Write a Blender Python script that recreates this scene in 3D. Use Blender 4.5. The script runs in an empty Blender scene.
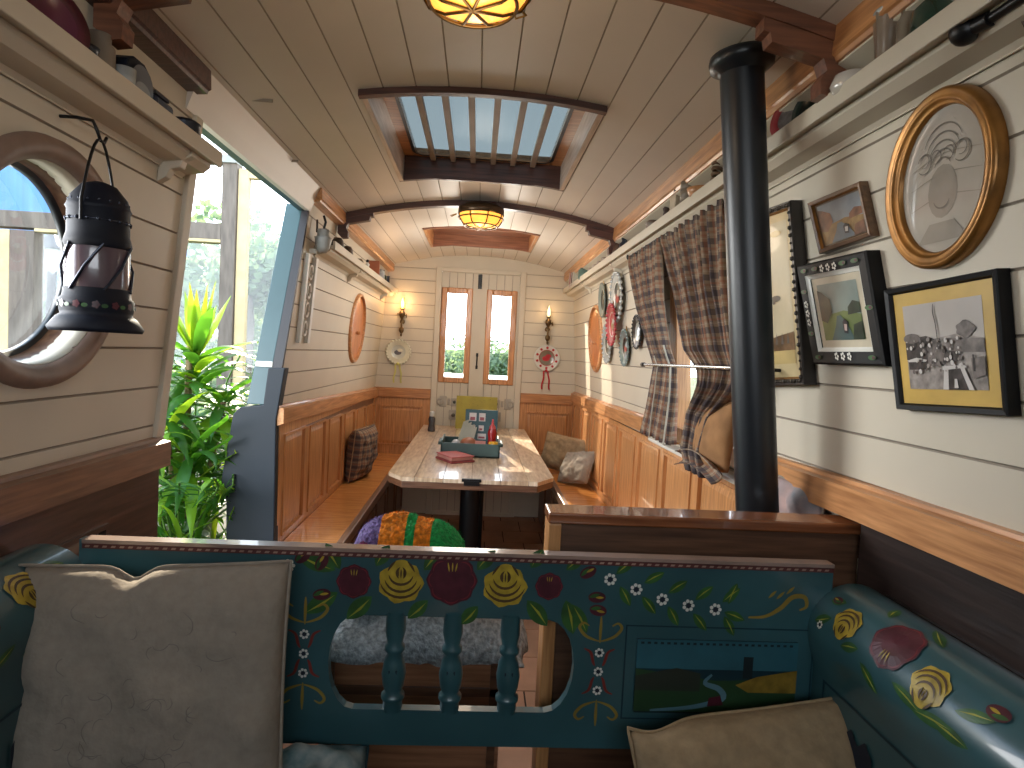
import bpy, bmesh, math, random
from math import sin, cos, pi, radians, sqrt, atan, degrees, tan
from mathutils import Vector, Matrix, noise
random.seed(7)
C = bpy.context.scene.collection
# ------------------------------------------------------------------ camera (narrowboat axis = +Y)
F = 620.0; EYE = 1.45; ROLL = radians(3.0)
_dx, _dy = 478-512, 384-352
_ux = _dx*cos(ROLL)-_dy*sin(ROLL); _uy = _dx*sin(ROLL)+_dy*cos(ROLL)
YAW = atan(-_ux/F); PIT = atan(_uy/F*cos(YAW))
FW = Vector((sin(YAW)*cos(PIT), cos(YAW)*cos(PIT), -sin(PIT)))
R0 = Vector((cos(YAW), -sin(YAW), 0)); U0 = R0.cross(FW)
RT = R0*cos(ROLL)+U0*sin(ROLL); UP = U0*cos(ROLL)-R0*sin(ROLL)
EO = Vector((0, 0, EYE))
def ray(u, v): return FW*F + RT*(u-512) + UP*(384-v)
def onY(u, v, y): d = ray(u, v); return EO + d*(y/d.y)
def onX(u, v, x): d = ray(u, v); return EO + d*(x/d.x)
def onZ(u, v, z): d = ray(u, v); return EO + d*((z-EYE)/d.z)
def wx(z): return .88-.07*(z-1.1)
def onW(u, v, s, a=.88):
    d = ray(u, v); t = (a-.07*(EYE-1.1))/(s*d.x+.07*d.z); return EO + d*t
cam = bpy.data.cameras.new('camera'); co = bpy.data.objects.new('camera', cam); C.objects.link(co)
cam.sensor_width = 36; cam.lens = 36*F/1024; cam.clip_start = .02; cam.clip_end = 300
m = Matrix((RT, UP, -FW)).transposed().to_4x4(); m.translation = EO; co.matrix_world = m
bpy.context.scene.camera = co

# ------------------------------------------------------------------ materials
def lin(v):
    v /= 255.0
    return v/12.92 if v <= .04045 else ((v+.055)/1.055)**2.4
def rgb(c): return (lin(c[0]), lin(c[1]), lin(c[2]), 1)
MC = {}
def base(name):
    m = bpy.data.materials.new(name); m.use_nodes = True
    nt = m.node_tree; b = nt.nodes['Principled BSDF']
    return m, nt, b
def N(nt, t, **k):
    n = nt.nodes.new(t)
    for a, v in k.items():
        if a in n.inputs.keys() if isinstance(a, str) and a[0].isupper() else False: n.inputs[a].default_value = v
        else: setattr(n, a, v)
    return n
def mat(name, c, rough=.5, metal=0, var=.12, scale=8, stretch=(1, 1, 1), bump=0, emit=0, spec=.5, coat=0, c2=None, emc=None, bscale=None):
    if name in MC: return MC[name]
    m, nt, b = base(name); L = nt.links
    tc = N(nt, 'ShaderNodeTexCoord'); mp = N(nt, 'ShaderNodeMapping'); mp.inputs['Scale'].default_value = stretch
    L.new(tc.outputs['Object'], mp.inputs[0])
    nz = N(nt, 'ShaderNodeTexNoise'); nz.inputs['Scale'].default_value = scale; nz.inputs['Detail'].default_value = 4
    L.new(mp.outputs[0], nz.inputs['Vector'])
    cr = N(nt, 'ShaderNodeValToRGB'); a = rgb(c)
    cc = rgb(c2) if c2 else tuple(max(0, x*(1-2.2*var)) for x in a[:3])+(1,)
    hi = tuple(min(1, x*(1+var)) for x in a[:3])+(1,)
    cr.color_ramp.elements[0].position = .3; cr.color_ramp.elements[1].position = .7
    cr.color_ramp.elements[0].color = cc; cr.color_ramp.elements[1].color = hi
    L.new(nz.outputs['Fac'], cr.inputs[0]); L.new(cr.outputs[0], b.inputs['Base Color'])
    b.inputs['Roughness'].default_value = rough; b.inputs['Metallic'].default_value = metal
    b.inputs['Specular IOR Level'].default_value = spec; b.inputs['Coat Weight'].default_value = coat
    if bump:
        bp = N(nt, 'ShaderNodeBump'); bp.inputs['Strength'].default_value = bump; bp.inputs['Distance'].default_value = .01
        if bscale:
            n2 = N(nt, 'ShaderNodeTexNoise'); n2.inputs['Scale'].default_value = bscale; L.new(mp.outputs[0], n2.inputs['Vector']); L.new(n2.outputs['Fac'], bp.inputs['Height'])
        else: L.new(nz.outputs['Fac'], bp.inputs['Height'])
        L.new(bp.outputs[0], b.inputs['Normal'])
    if emit:
        b.inputs['Emission Color'].default_value = rgb(emc or c); b.inputs['Emission Strength'].default_value = emit
    MC[name] = m; return m
def wood(name, c, c2, axis=1, rough=.35, coat=.2, scale=6, bump=.08):
    st = [14, 14, 14]; st[axis] = .9
    return mat(name, c, rough, 0, .15, scale, tuple(st), bump, c2=c2, coat=coat)
cream = mat('cream_paint', (206, 198, 188), .42, var=.03, scale=3, bump=.02)
creamw = mat('cream_wall_paint', (199, 190, 172), .5, var=.03, scale=3)
groove = mat('groove_shadow', (160, 150, 136), .8, var=.05)
oak = wood('oak_y', (194, 140, 92), (158, 106, 64), 1)
oakz = wood('oak_z', (194, 140, 90), (160, 108, 64), 2)
oakx = wood('oak_x', (186, 132, 86), (150, 100, 60), 0)
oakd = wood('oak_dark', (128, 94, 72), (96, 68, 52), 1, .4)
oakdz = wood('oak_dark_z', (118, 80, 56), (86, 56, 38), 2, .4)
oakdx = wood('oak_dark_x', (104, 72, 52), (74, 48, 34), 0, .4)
mahog = wood('mahogany', (84, 52, 44), (54, 34, 30), 0, .4)
seatm = wood('varnished_seat', (214, 150, 84), (184, 118, 60), 0, .22, .5)
brownfl = mat('tile_brown', (150, 108, 82), .5, var=.15, scale=5)
black = mat('black_paint', (16, 19, 22), .35, var=.1)
fluem = mat('flue_black', (17, 23, 29), .38, var=.15, scale=3)
iron = mat('black_iron', (22, 22, 24), .4, .4)
chrome = mat('chrome', (200, 204, 210), .15, 1, var=.02)
brass = mat('brass', (176, 140, 78), .28, 1, var=.15)
darkbrass = mat('aged_brass', (120, 100, 72), .35, .9, var=.2)
blue = mat('teal_paint', (52, 88, 94), .30, var=.14, scale=4, coat=.35, bump=.02)
bluel = mat('teal_paint_light', (48, 98, 108), .3, var=.1, coat=.3)
blued = mat('teal_dark', (18, 48, 58), .4, var=.1)  # darker teal of the border lines, seat boards and panel ground
yellow = mat('yellow_petal', (178, 152, 48), .4, var=.2, scale=40)
yellowd = mat('dark_petal_line', (74, 50, 22), .5)
maroon = mat('maroon_petal', (78, 30, 42), .4, var=.2, scale=30)
marool = mat('maroon_edge', (118, 40, 48), .4, var=.15, scale=30)
leafp = mat('painted_leaf', (50, 92, 44), .4, var=.2, scale=30)
leafy = mat('painted_leaf_vein', (150, 150, 50), .4)
whitep = mat('white_dot_paint', (214, 214, 206), .4, var=.03)
redp = mat('rust_red_paint', (120, 44, 36), .45, var=.1)
ochre = mat('ochre_scroll', (138, 118, 48), .45)
navy = mat('navy_dot', (14, 26, 44), .5)
linen = mat('grey_linen', (144, 133, 120), .95, var=.05, scale=60, bump=.25)
linenb = mat('beige_linen', (152, 130, 100), .95, var=.08, scale=50, bump=.25)
linenf = mat('faded_print', (124, 115, 106), .95, var=.08, scale=50, bump=.2)
goldf = mat('gilt_frame', (150, 104, 50), .33, .55, var=.2, scale=20)
navyst = mat('navy_steel', (8, 22, 34), .6, var=.15, scale=3)
tealst = mat('teal_steel', (46, 76, 80), .35, var=.1, scale=3)
greyw = mat('weathered_timber', (110, 100, 92), .8, var=.15, scale=5, stretch=(6, 6, 1))
creamt = mat('cream_timber', (196, 176, 134), .6, var=.08)
whitem = mat('white_paint', (206, 204, 196), .4, var=.03)
def matglass(name, tint=(1, 1, 1), fac=.12, rough=.03):
    m = bpy.data.materials.new(name); m.use_nodes = True; nt = m.node_tree; nt.nodes.clear(); L = nt.links
    o = N(nt, 'ShaderNodeOutputMaterial'); mx = N(nt, 'ShaderNodeMixShader'); t = N(nt, 'ShaderNodeBsdfTransparent'); g = N(nt, 'ShaderNodeBsdfGlossy')
    t.inputs[0].default_value = (*tint, 1); g.inputs['Roughness'].default_value = rough; g.inputs[0].default_value = (.9, .95, 1, 1)
    fr = N(nt, 'ShaderNodeLayerWeight'); fr.inputs[0].default_value = .12
    ad = N(nt, 'ShaderNodeMath', operation='MULTIPLY_ADD'); ad.inputs[1].default_value = .7*fac/.12; ad.inputs[2].default_value = .25*fac; L.new(fr.outputs['Facing'], ad.inputs[0])
    L.new(ad.outputs[0], mx.inputs[0]); L.new(t.outputs[0], mx.inputs[1]); L.new(g.outputs[0], mx.inputs[2]); L.new(mx.outputs[0], o.inputs[0]); return m
glass = matglass('window_glass')
skyglass = matglass('skylight_glass', (.25, .27, .27), .01, .2)
def mplaid():
    m, nt, b = base('plaid_cloth'); L = nt.links
    uv = N(nt, 'ShaderNodeUVMap'); sp = N(nt, 'ShaderNodeSeparateXYZ'); L.new(uv.outputs[0], sp.inputs[0])
    def band(out, freq, th, ph=0):
        a = N(nt, 'ShaderNodeMath', operation='MULTIPLY_ADD'); a.inputs[1].default_value = freq; a.inputs[2].default_value = ph; L.new(out, a.inputs[0])
        f = N(nt, 'ShaderNodeMath', operation='FRACT'); L.new(a.outputs[0], f.inputs[0])
        l = N(nt, 'ShaderNodeMath', operation='LESS_THAN'); l.inputs[1].default_value = th; L.new(f.outputs[0], l.inputs[0]); return l.outputs[0]
    col = None
    def mix(prev, fac, c, amt):
        k = N(nt, 'ShaderNodeMath', operation='MULTIPLY'); k.inputs[1].default_value = amt; L.new(fac, k.inputs[0])
        x = N(nt, 'ShaderNodeMix', data_type='RGBA'); L.new(k.outputs[0], x.inputs[0])
        if isinstance(prev, tuple): x.inputs[6].default_value = prev
        else: L.new(prev, x.inputs[6])
        x.inputs[7].default_value = rgb(c); return x.outputs[2]
    col = rgb((142, 122, 102))
    col = mix(col, band(sp.outputs[0], 9, .36), (52, 50, 62), .6)
    col = mix(col, band(sp.outputs[1], 9, .36), (50, 48, 60), .6)
    col = mix(col, band(sp.outputs[0], 9, .13, .45), (136, 84, 62), .5)
    col = mix(col, band(sp.outputs[1], 9, .13, .45), (136, 84, 62), .45)
    col = mix(col, band(sp.outputs[0], 9, .06, .22), (170, 158, 140), .4)
    col = mix(col, band(sp.outputs[1], 9, .06, .22), (160, 148, 130), .35)
    L.new(col, b.inputs['Base Color']); b.inputs['Roughness'].default_value = .95
    b.inputs['Specular IOR Level'].default_value = .1
    return m
plaid = mplaid()
def mleaf(name, c, t):
    m = bpy.data.materials.new(name); m.use_nodes = True; nt = m.node_tree; nt.nodes.clear(); L = nt.links
    o = N(nt, 'ShaderNodeOutputMaterial'); d = N(nt, 'ShaderNodeBsdfPrincipled'); tr = N(nt, 'ShaderNodeBsdfTranslucent'); mx = N(nt, 'ShaderNodeMixShader')
    tc = N(nt, 'ShaderNodeTexCoord'); nz = N(nt, 'ShaderNodeTexNoise'); nz.inputs['Scale'].default_value = 6; L.new(tc.outputs['Object'], nz.inputs['Vector'])
    cr = N(nt, 'ShaderNodeValToRGB'); a = rgb(c); cr.color_ramp.elements[0].color = tuple(x*.4 for x in a[:3])+(1,); cr.color_ramp.elements[1].color = a
    cr.color_ramp.elements[0].position = .35; cr.color_ramp.elements[1].position = .65
    L.new(nz.outputs['Fac'], cr.inputs[0]); L.new(cr.outputs[0], d.inputs['Base Color']); d.inputs['Roughness'].default_value = .4
    tr.inputs[0].default_value = rgb(t); mx.inputs[0].default_value = .45
    L.new(d.outputs[0], mx.inputs[1]); L.new(tr.outputs[0], mx.inputs[2]); L.new(mx.outputs[0], o.inputs[0]); return m
leafg = mleaf('palm_leaf', (52, 104, 40), (110, 170, 40))
leafb = mleaf('bright_leaf', (110, 160, 40), (190, 220, 50))
leaft = mleaf('hazy_tree_leaf', (120, 140, 110), (160, 184, 130))  # paler green, haze is put into the leaf colour

# ------------------------------------------------------------------ mesh builder
class MB:
    def __init__(s): s.v = []; s.f = []; s.m = []; s.sm = []; s.uv = {}
    def add(s, vs, fs, mi=0, smooth=False, uvs=None):
        n = len(s.v); s.v += [Vector(v) for v in vs]
        for f in fs:
            s.f.append([i+n for i in f]); s.m.append(mi); s.sm.append(smooth)
        if uvs:
            for i, u in enumerate(uvs): s.uv[n+i] = u
        return s
    def box(s, x0, x1, y0, y1, z0, z1, mi=0):
        v = [(x, y, z) for x in (x0, x1) for y in (y0, y1) for z in (z0, z1)]
        return s.add(v, [(0, 1, 3, 2), (4, 6, 7, 5), (0, 4, 5, 1), (2, 3, 7, 6), (0, 2, 6, 4), (1, 5, 7, 3)], mi)
    def hexa(s, p, mi=0):   # p: 4 bottom, 4 top (matching order)
        return s.add(p, [(0, 3, 2, 1), (4, 5, 6, 7), (0, 1, 5, 4), (1, 2, 6, 5), (2, 3, 7, 6), (3, 0, 4, 7)], mi)
    def bar(s, a, b, w, h, up=(0, 0, 1), mi=0):
        a, b = Vector(a), Vector(b); d = (b-a).normalized(); r = d.cross(Vector(up)).normalized()*w/2; u = r.cross(d).normalized()*h/2
        return s.hexa([a-r-u, a+r-u, b+r-u, b-r-u, a-r+u, a+r+u, b+r+u, b-r+u], mi)
    def prism(s, poly, off, mi=0):  # poly: list of 3d, off: extrusion vector
        n = len(poly); off = Vector(off); vs = [Vector(p) for p in poly]+[Vector(p)+off for p in poly]
        return s.add(vs, [tuple(range(n))[::-1], tuple(range(n, 2*n))]+[(i, (i+1) % n, n+(i+1) % n, n+i) for i in range(n)], mi)
    def tube(s, pts, r, seg=10, mi=0, cap=True, smooth=True):
        pts = [Vector(p) for p in pts]; n = len(pts); rr = r if isinstance(r, (list, tuple)) else [r]*n
        vs = []; u = None
        for i, p in enumerate(pts):
            d = (pts[min(i+1, n-1)]-pts[max(i-1, 0)]).normalized()
            if u is None: u = d.orthogonal().normalized()
            else: u = (u-d*u.dot(d)).normalized()
            w = d.cross(u)
            for k in range(seg):
                a = 2*pi*k/seg; vs.append(p+(u*cos(a)+w*sin(a))*rr[i])
        fs = [(i*seg+k, i*seg+(k+1) % seg, (i+1)*seg+(k+1) % seg, (i+1)*seg+k) for i in range(n-1) for k in range(seg)]
        s.add(vs, fs, mi, smooth)
        if cap: s.add([vs[k] for k in range(seg)], [tuple(range(seg))[::-1]], mi); s.add([vs[(n-1)*seg+k] for k in range(seg)], [tuple(range(seg))], mi)
        return s
    def lathe(s, prof, c, ax=(0, 0, 1), seg=24, mi=0, smooth=True, sx=1, cut=None):  # prof: (r,h) list; mi may be list per ring
        c = Vector(c); ax = Vector(ax).normalized(); u = ax.orthogonal().normalized()
        if abs(ax.z) < .9: u = (Vector((0, 0, 1))-ax*ax.z).normalized()
        w = ax.cross(u); n = len(prof)
        vs = [c+ax*h+(u*cos(2*pi*k/seg)*r+w*sin(2*pi*k/seg)*r*sx) for r, h in prof for k in range(seg)]
        for i in range(n-1):
            if isinstance(mi, (list, tuple)): mm = mi[i]
            else: mm = mi
            if i == 0: s.add(vs, [], mm); b0 = len(s.v)-len(vs)
            for k in range(seg):
                s.f.append([b0+i*seg+k, b0+i*seg+(k+1) % seg, b0+(i+1)*seg+(k+1) % seg, b0+(i+1)*seg+k]); s.m.append(mm); s.sm.append(smooth)
        return s
    def sphere(s, c, r, mi=0, seg=14, sc=(1, 1, 1)):
        c = Vector(c); vs = []; h = seg//2
        for i in range(h+1):
            for k in range(seg):
                t = pi*i/h; a = 2*pi*k/seg; vs.append(c+Vector((sin(t)*cos(a)*r*sc[0], sin(t)*sin(a)*r*sc[1], cos(t)*r*sc[2])))
        return s.add(vs, [(i*seg+k, (i+1)*seg+k, (i+1)*seg+(k+1) % seg, i*seg+(k+1) % seg) for i in range(h) for k in range(seg)], mi, True)
    def grid(s, fn, nu, nv, mi=0, smooth=True, uv=None):
        vs = [fn(i/nu, j/nv) for j in range(nv+1) for i in range(nu+1)]
        uvs = [uv(i/nu, j/nv) for j in range(nv+1) for i in range(nu+1)] if uv else None
        return s.add(vs, [(j*(nu+1)+i, j*(nu+1)+i+1, (j+1)*(nu+1)+i+1, (j+1)*(nu+1)+i) for j in range(nv) for i in range(nu)], mi, smooth, uvs)
    def decal(s, fn, pts, lay, mi):   # flat polygon laid on surface fn(u,v,offset)
        cx = sum(p[0] for p in pts)/len(pts); cy = sum(p[1] for p in pts)/len(pts); n = len(pts)
        s.dc = (getattr(s, 'dc', 0)+1) % 9; o = .0006*(lay+1)+s.dc*.00006
        vs = [fn(cx, cy, o)]+[fn(cx+(p[0]-cx)*.5, cy+(p[1]-cy)*.5, o) for p in pts]+[fn(p[0], p[1], o) for p in pts]
        fs = [(0, 1+i, 1+(i+1) % n) for i in range(n)]+[(1+i, 1+n+i, 1+n+(i+1) % n, 1+(i+1) % n) for i in range(n)]
        return s.add(vs, fs, mi)
    def build(s, name, mats, parent=None, bevel=0, org=None, solid=0, sub=0):
        if not isinstance(mats, (list, tuple)): mats = [mats]
        if parent is not None: o0 = Vector(parent['_w'])
        elif org is not None: o0 = Vector(org)
        else:
            xs = [v.x for v in s.v]; ys = [v.y for v in s.v]; zs = [v.z for v in s.v]
            o0 = Vector(((min(xs)+max(xs))/2, (min(ys)+max(ys))/2, min(zs)))
        me = bpy.data.meshes.new(name); me.from_pydata([v-o0 for v in s.v], [], s.f)
        for mm in mats: me.materials.append(mm)
        for i, p in enumerate(me.polygons): p.material_index = min(s.m[i], len(mats)-1); p.use_smooth = s.sm[i]
        if s.uv:
            ul = me.uv_layers.new(name='UVMap')
            for l in me.loops: ul.data[l.index].uv = s.uv.get(l.vertex_index, (0, 0))
        me.validate()
        bm = bmesh.new(); bm.from_mesh(me)
        bmesh.ops.recalc_face_normals(bm, faces=bm.faces); bm.to_mesh(me); bm.free()
        o = bpy.data.objects.new(name, me); C.objects.link(o)
        if parent is not None:
            o.parent = parent; o['_w'] = parent['_w']
        else: o.location = o0; o['_w'] = o0
        if bevel:
            b = o.modifiers.new('bevel', 'BEVEL'); b.width = bevel; b.segments = 2; b.limit_method = 'ANGLE'; b.angle_limit = radians(40)
        if solid:
            b = o.modifiers.new('thick', 'SOLIDIFY'); b.thickness = solid
        if sub:
            b = o.modifiers.new('sub', 'SUBSURF'); b.levels = sub; b.render_levels = sub
        return o
def thing(name, label, cat, loc, group=None):
    o = bpy.data.objects.new(name, None); C.objects.link(o); o.location = loc; o['_w'] = Vector(loc); o.empty_display_size = .05
    o['label'] = label; o['category'] = cat
    if group: o['group'] = group
    return o
def tag(o, label, cat, group=None, kind=None):
    o['label'] = label; o['category'] = cat
    if group: o['group'] = group
    if kind: o['kind'] = kind
    return o
def struct(o, label=None, cat=None):
    o['kind'] = 'structure'
    if label: o['label'] = label
    if cat: o['category'] = cat
    return o
def cutout(o, cutters):
    for c in cutters:
        md = o.modifiers.new('cut', 'BOOLEAN'); md.operation = 'DIFFERENCE'; md.object = c; md.solver = 'EXACT'
    dg = bpy.context.evaluated_depsgraph_get(); dg.update()
    me = bpy.data.meshes.new_from_object(o.evaluated_get(dg)); o.modifiers.clear(); o.data = me
def drop(*os):
    for o in os: bpy.data.objects.remove(o, do_unlink=True)

YN = -1.3; YF = 5.46; CE = .77
def cz(x): return 2.285-.115*(x/CE)**2
# ------------------------------------------------------------------ floor, ceiling
mb = MB()
mb.box(-.93, .93, YN, YF+.03, -.05, -.004)
y = YN; r = 0
while y < YF:
    x = -.93+(.15 if r % 2 else 0)-.3
    while x < .93:
        a, b = max(x, -.93)+.004, min(x+.3, .93)-.004
        if b > a+.02: mb.box(a, b, y+.004, min(y+.3, YF)-.004, -.01, 0, 1)
        x += .3
    y += .3; r += 1
struct(mb.build('floor', [mat('floor_joint', (60, 40, 30), .9), brownfl]), 'brown tiled cabin floor', 'floor')
SK1 = (-.395, .355, 2.04, 3.03); SK2 = (-.388, .357, 4.22, 4.90)
mb = MB(); BW = .1025
ysegs = [YN, SK1[2], SK1[3], SK2[2], SK2[3], YF+.02]
xs = []
k = -8
while k <= 8:
    x = k*BW-.03
    if abs(x) < CE-.01: xs += [x-.0022, x, x+.0022]
    k += 1
xs = sorted(xs+[-CE, CE]); bnds = xs+[SK1[0], SK1[1]]
bnds = sorted(set(round(q, 5) for q in bnds))
grv = set(round(k*BW-.03, 5) for k in range(-8, 9))
def gz(x): return cz(x)+(.003 if round(x, 5) in grv else 0)
for j in range(5):
    for i in range(len(bnds)-1):
        a, b = bnds[i], bnds[i+1]
        if j in (1, 3) and a >= SK1[0]-.001 and b <= SK1[1]+.004: continue
        g = round(a, 5) in grv or round(b, 5) in grv
        y0, y1 = ysegs[j], ysegs[j+1]
        mb.add([(a, y0, gz(a)), (b, y0, gz(b)), (b, y1, gz(b)), (a, y1, gz(a))], [(0, 1, 2, 3)], 1 if g else 0)
# roof skin above with the same two openings
for j in range(5):
    for i in range(12):
        a, b = -.8+i*1.6/12, -.8+(i+1)*1.6/12
        if j in (1, 3):
            if a > SK1[0]-.02 and b < SK1[1]+.06: continue
        mb.add([(a, ysegs[j], cz(a)+.03), (b, ysegs[j], cz(b)+.03), (b, ysegs[j+1], cz(b)+.03), (a, ysegs[j+1], cz(a)+.03)], [(0, 1, 2, 3)], 0)
# a few butt joints between board lengths
for (px, py) in ((258, 90), (287, 147), (500, 6)):
    p = onZ(px, py, cz(-.6) if px < 400 else 2.27); 
    mb.box(p.x-.045, p.x+.045, p.y, p.y+.004, cz(p.x)-.0012-.004, cz(p.x)+.004, 1)
struct(mb.build('ceiling', [cream, groove]), 'arched cream tongue and groove boarded ceiling', 'ceiling')
# fascia and steel roof edge over the side hatch
HY0, HY1 = 1.77, 2.79
mb = MB()
prof = [(-.765, 2.172), (-.795, 2.10), (-.81, 2.06), (-.83, 2.06), (-.83, 2.2)]
mb.prism([(x, HY0-.03, z) for x, z in prof], (0, HY1-HY0+.21, 0))
struct(mb.build('trim_hatch_head', cream), 'cream curved head board above the side hatch', 'trim')
mb = MB(); mb.prism([(x, HY0-.05, z) for x, z in [(-.832, 2.065), (-.86, 2.06), (-.87, 2.10), (-.832, 2.2)]], (0, HY1-HY0+.25, 0))
struct(mb.build('trim_hatch_edge', tealst), 'teal steel roof edge over the side hatch', 'trim')

# ------------------------------------------------------------------ side walls (boards with V grooves), near porthole, window
def wallmesh(s, y0, y1, z0=.0, z1=2.19, th=.05):
    mb = MB(); zs = []
    z = 1.10
    while z < z1:
        zs += [(z-.003, 0), (z, .005), (z+.003, 0)]; z += .105
    zs = [(z0, 0)]+zs+[(z1, 0)]
    for i in range(len(zs)-1):
        (a, da), (b, db) = zs[i], zs[i+1]
        g = da or db
        mb.add([(s*(wx(a)+da), y0, a), (s*(wx(a)+da), y1, a), (s*(wx(b)+db), y1, b), (s*(wx(b)+db), y0, b)], [(0, 1, 2, 3)], 1 if g else 0)
    o = [(s*(wx(z0)+th), z0), (s*(wx(z1)+th), z1)]; n = len(zs)
    mb.add([(o[0][0], y0, z0), (o[0][0], y1, z0), (o[1][0], y1, z1), (o[1][0], y0, z1)], [(0, 1, 2, 3)], 0)
    for yy in (y0, y1):
        mb.add([(s*(wx(z)+d), yy, z) for z, d in zs]+[(o[1][0], yy, z1), (o[0][0], yy, z0)], [tuple(range(n+2))], 0)
    mb.add([(s*wx(z0), y0, z0), (s*wx(z0), y1, z0), (o[0][0], y1, z0), (o[0][0], y0, z0)], [(0, 1, 2, 3)])
    mb.add([(s*wx(z1), y0, z1), (s*wx(z1), y1, z1), (o[1][0], y1, z1), (o[1][0], y0, z1)], [(0, 1, 2, 3)])
    return mb
def weld(o):
    bm = bmesh.new(); bm.from_mesh(o.data); bmesh.ops.remove_doubles(bm, verts=bm.verts, dist=1e-5); bmesh.ops.recalc_face_normals(bm, faces=bm.faces); bm.to_mesh(o.data); bm.free()
def wn(s): return Vector((-s, 0, -.07)).normalized()
NP = Vector((-wx(1.575), 1.262, 1.575))   # near porthole centre
wl = wallmesh(-1, YN, HY0).build('wall_left_near', [creamw, groove]); weld(wl); struct(wl, 'near left cream boarded wall with open round porthole', 'wall')
cut = MB().lathe([(0, -.3), (.195, -.3), (.195, .3), (0, .3)], NP, wn(-1), 48).build('cut', cream); weld(cut)
cutout(wl, [cut]); drop(cut)
wl2 = wallmesh(-1, HY1, YF).build('wall_left_far', [creamw, groove]); weld(wl2); struct(wl2, 'far left cream boarded wall beyond the hatch', 'wall')
wr = wallmesh(1, YN, YF).build('wall_right', [creamw, groove]); weld(wr); struct(wr, 'right cream boarded wall with pictures and window', 'wall')
WY0, WY1, WZ0, WZ1 = 1.92, 2.66, 1.12, 1.985
cut = MB().box(.6, 1.1, WY0, WY1, WZ0, WZ1).build('cut', cream); weld(cut); cutout(wr, [cut]); drop(cut)
# sloping window in right wall
def pw(s, y, z, off=0): return Vector((s*wx(z), y, z))+wn(s)*off
def wbar(mb, s, y0, y1, z0, z1, o0, o1, mi=0):
    p = [pw(s, y, z, o) for o in (o0, o1) for (y, z) in ((y0, z0), (y1, z0), (y1, z1), (y0, z1))]
    return mb.hexa(p, mi)
mb = MB(); w = .055
wbar(mb, 1, WY0-.01, WY0+w, WZ0, WZ1, -.05, .012); wbar(mb, 1, WY1-w-.01, WY1+.02, WZ0-.02, WZ1, -.05, .012)
wbar(mb, 1, WY0+w, WY1-w, WZ1-w, WZ1+.01, -.05, .012); wbar(mb, 1, WY0+w, WY1-w, WZ0-.01, WZ0+w, -.05, .012)
wbar(mb, 1, WY0+w, WY1-w, 1.835, 1.875, -.045, .006)
wo = struct(mb.build('window_1', oakz, bevel=.003), 'oak framed side window behind the plaid curtains', 'window')
mb = MB(); wbar(mb, 1, WY0+w, WY1-w, WZ0+w, WZ1-w, -.03, -.027); mb.build('pane', glass, wo)
mb = MB(); wbar(mb, 1, WY0-.1, WY1+.25, 1.075, 1.09, -.02, .05); struct(mb.build('trim_window_sill', whitem, bevel=.003), 'pale window sill under the plaid curtains', 'trim')

# portholes
def porthole(name, c, s, R, r, opened, label):
    n = wn(s); root = thing(name, label, 'window', c); root['kind'] = 'structure'
    MB().lathe([(r, -.04), (r-.004, .004), (r+.01, .016), (R-.02, .020), (R-.004, .014), (R, .0), (R, -.004)], c, n, 56).build('rim', mat('porthole_wood', (138, 114, 100), .5, var=.15, scale=12) if opened else oak, root)
    if opened:
        MB().lathe([(r+.002, .0), (r-.004, -.04), (r-.008, -.075), (r-.018, -.075), (r-.018, -.09), (r+.02, -.09), (r+.02, .0)], c, n, 56, mi=[0, 0, 1, 1, 1, 1]).build('reveal', [oakd, black], root)
        MB().lathe([(0.0001, -.083), (r-.016, -.083)], c, n, 40, smooth=False).build('pane', glass, root)
    else:
        MB().lathe([(.0001, .004), (r+.002, .004)], c, n, 48, smooth=False).build('cover_disc', wood('orange_bung', (206, 128, 66), (176, 98, 46), 2, .3, .3), root)
        MB().lathe([(.012, .0), (.012, .02), (.0001, .022)], Vector(c)+Vector((0, .0, -.03))+n*.004, n, 12).build('knob', oak, root)
    return root
porthole('window_2', NP, -1, .243, .2, True, 'open round porthole in a dark wood ring on near left wall')
porthole('window_3', (-wx(1.57), 4.36, 1.57), -1, .243, .215, False, 'round porthole closed with orange wood disc on far left wall')
porthole('window_4', (wx(1.59), 4.44, 1.59), 1, .243, .215, False, 'round porthole closed with orange wood disc on far right wall')
def slant(o, y0, k):
    off = o.location.y
    for v in o.data.vertices:
        zz = v.co.z+o.location.z; yy = v.co.y+off
        if zz > 1.17 and abs(yy-y0) < .07: v.co.y += k*(zz-1.17)
KN, KF = .055, 0.200
slant(wl, HY0, KN); slant(wl2, HY1, KF)
# near hatch jamb trims
mb = MB(); wbar(mb, -1, HY0-.035, HY0+.006, 1.17, 2.06, -.05, .012); tn = struct(mb.build('trim_hatch_near', creamw, bevel=.003), 'cream vertical edge board beside the hatch', 'trim'); slant(tn, HY0-.015, KN)
# far jamb of hatch: dark timber, teal steel above, navy steel gunwale below
def yz(x, z, y): return (x, y, z)
mb = MB(); P = [(-wx(2.08), 2.08), (-wx(1.17), 1.17), (-wx(1.17)-.045, 1.17), (-wx(2.08)-.03, 2.08)]
mb.prism([(x, HY1-.022, z) for x, z in P], (0, .02, 0)); tn = struct(mb.build('trim_hatch_post', mat('post_dark', (28, 25, 30), .5)), 'dark timber post at far side of hatch', 'trim'); slant(tn, HY1, KF)
mb = MB()
P = [(-wx(2.08)-.03, 2.08), (-wx(1.17)-.045, 1.17), (-wx(1.17)-.125, 1.17), (-wx(2.08)-.105, 2.09)]
mb.prism([(x, HY1-.02, z) for x, z in P], (0, .06, 0), 0)
P = [(-wx(1.4)-.045, 1.36), (-wx(1.4)-.12, 1.36), (-wx(1.4)-.12, 1.335), (-wx(1.4)-.045, 1.335)]
mb.prism([(x, HY1-.026, z) for x, z in P], (0, .008, 0), 1)
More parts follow.
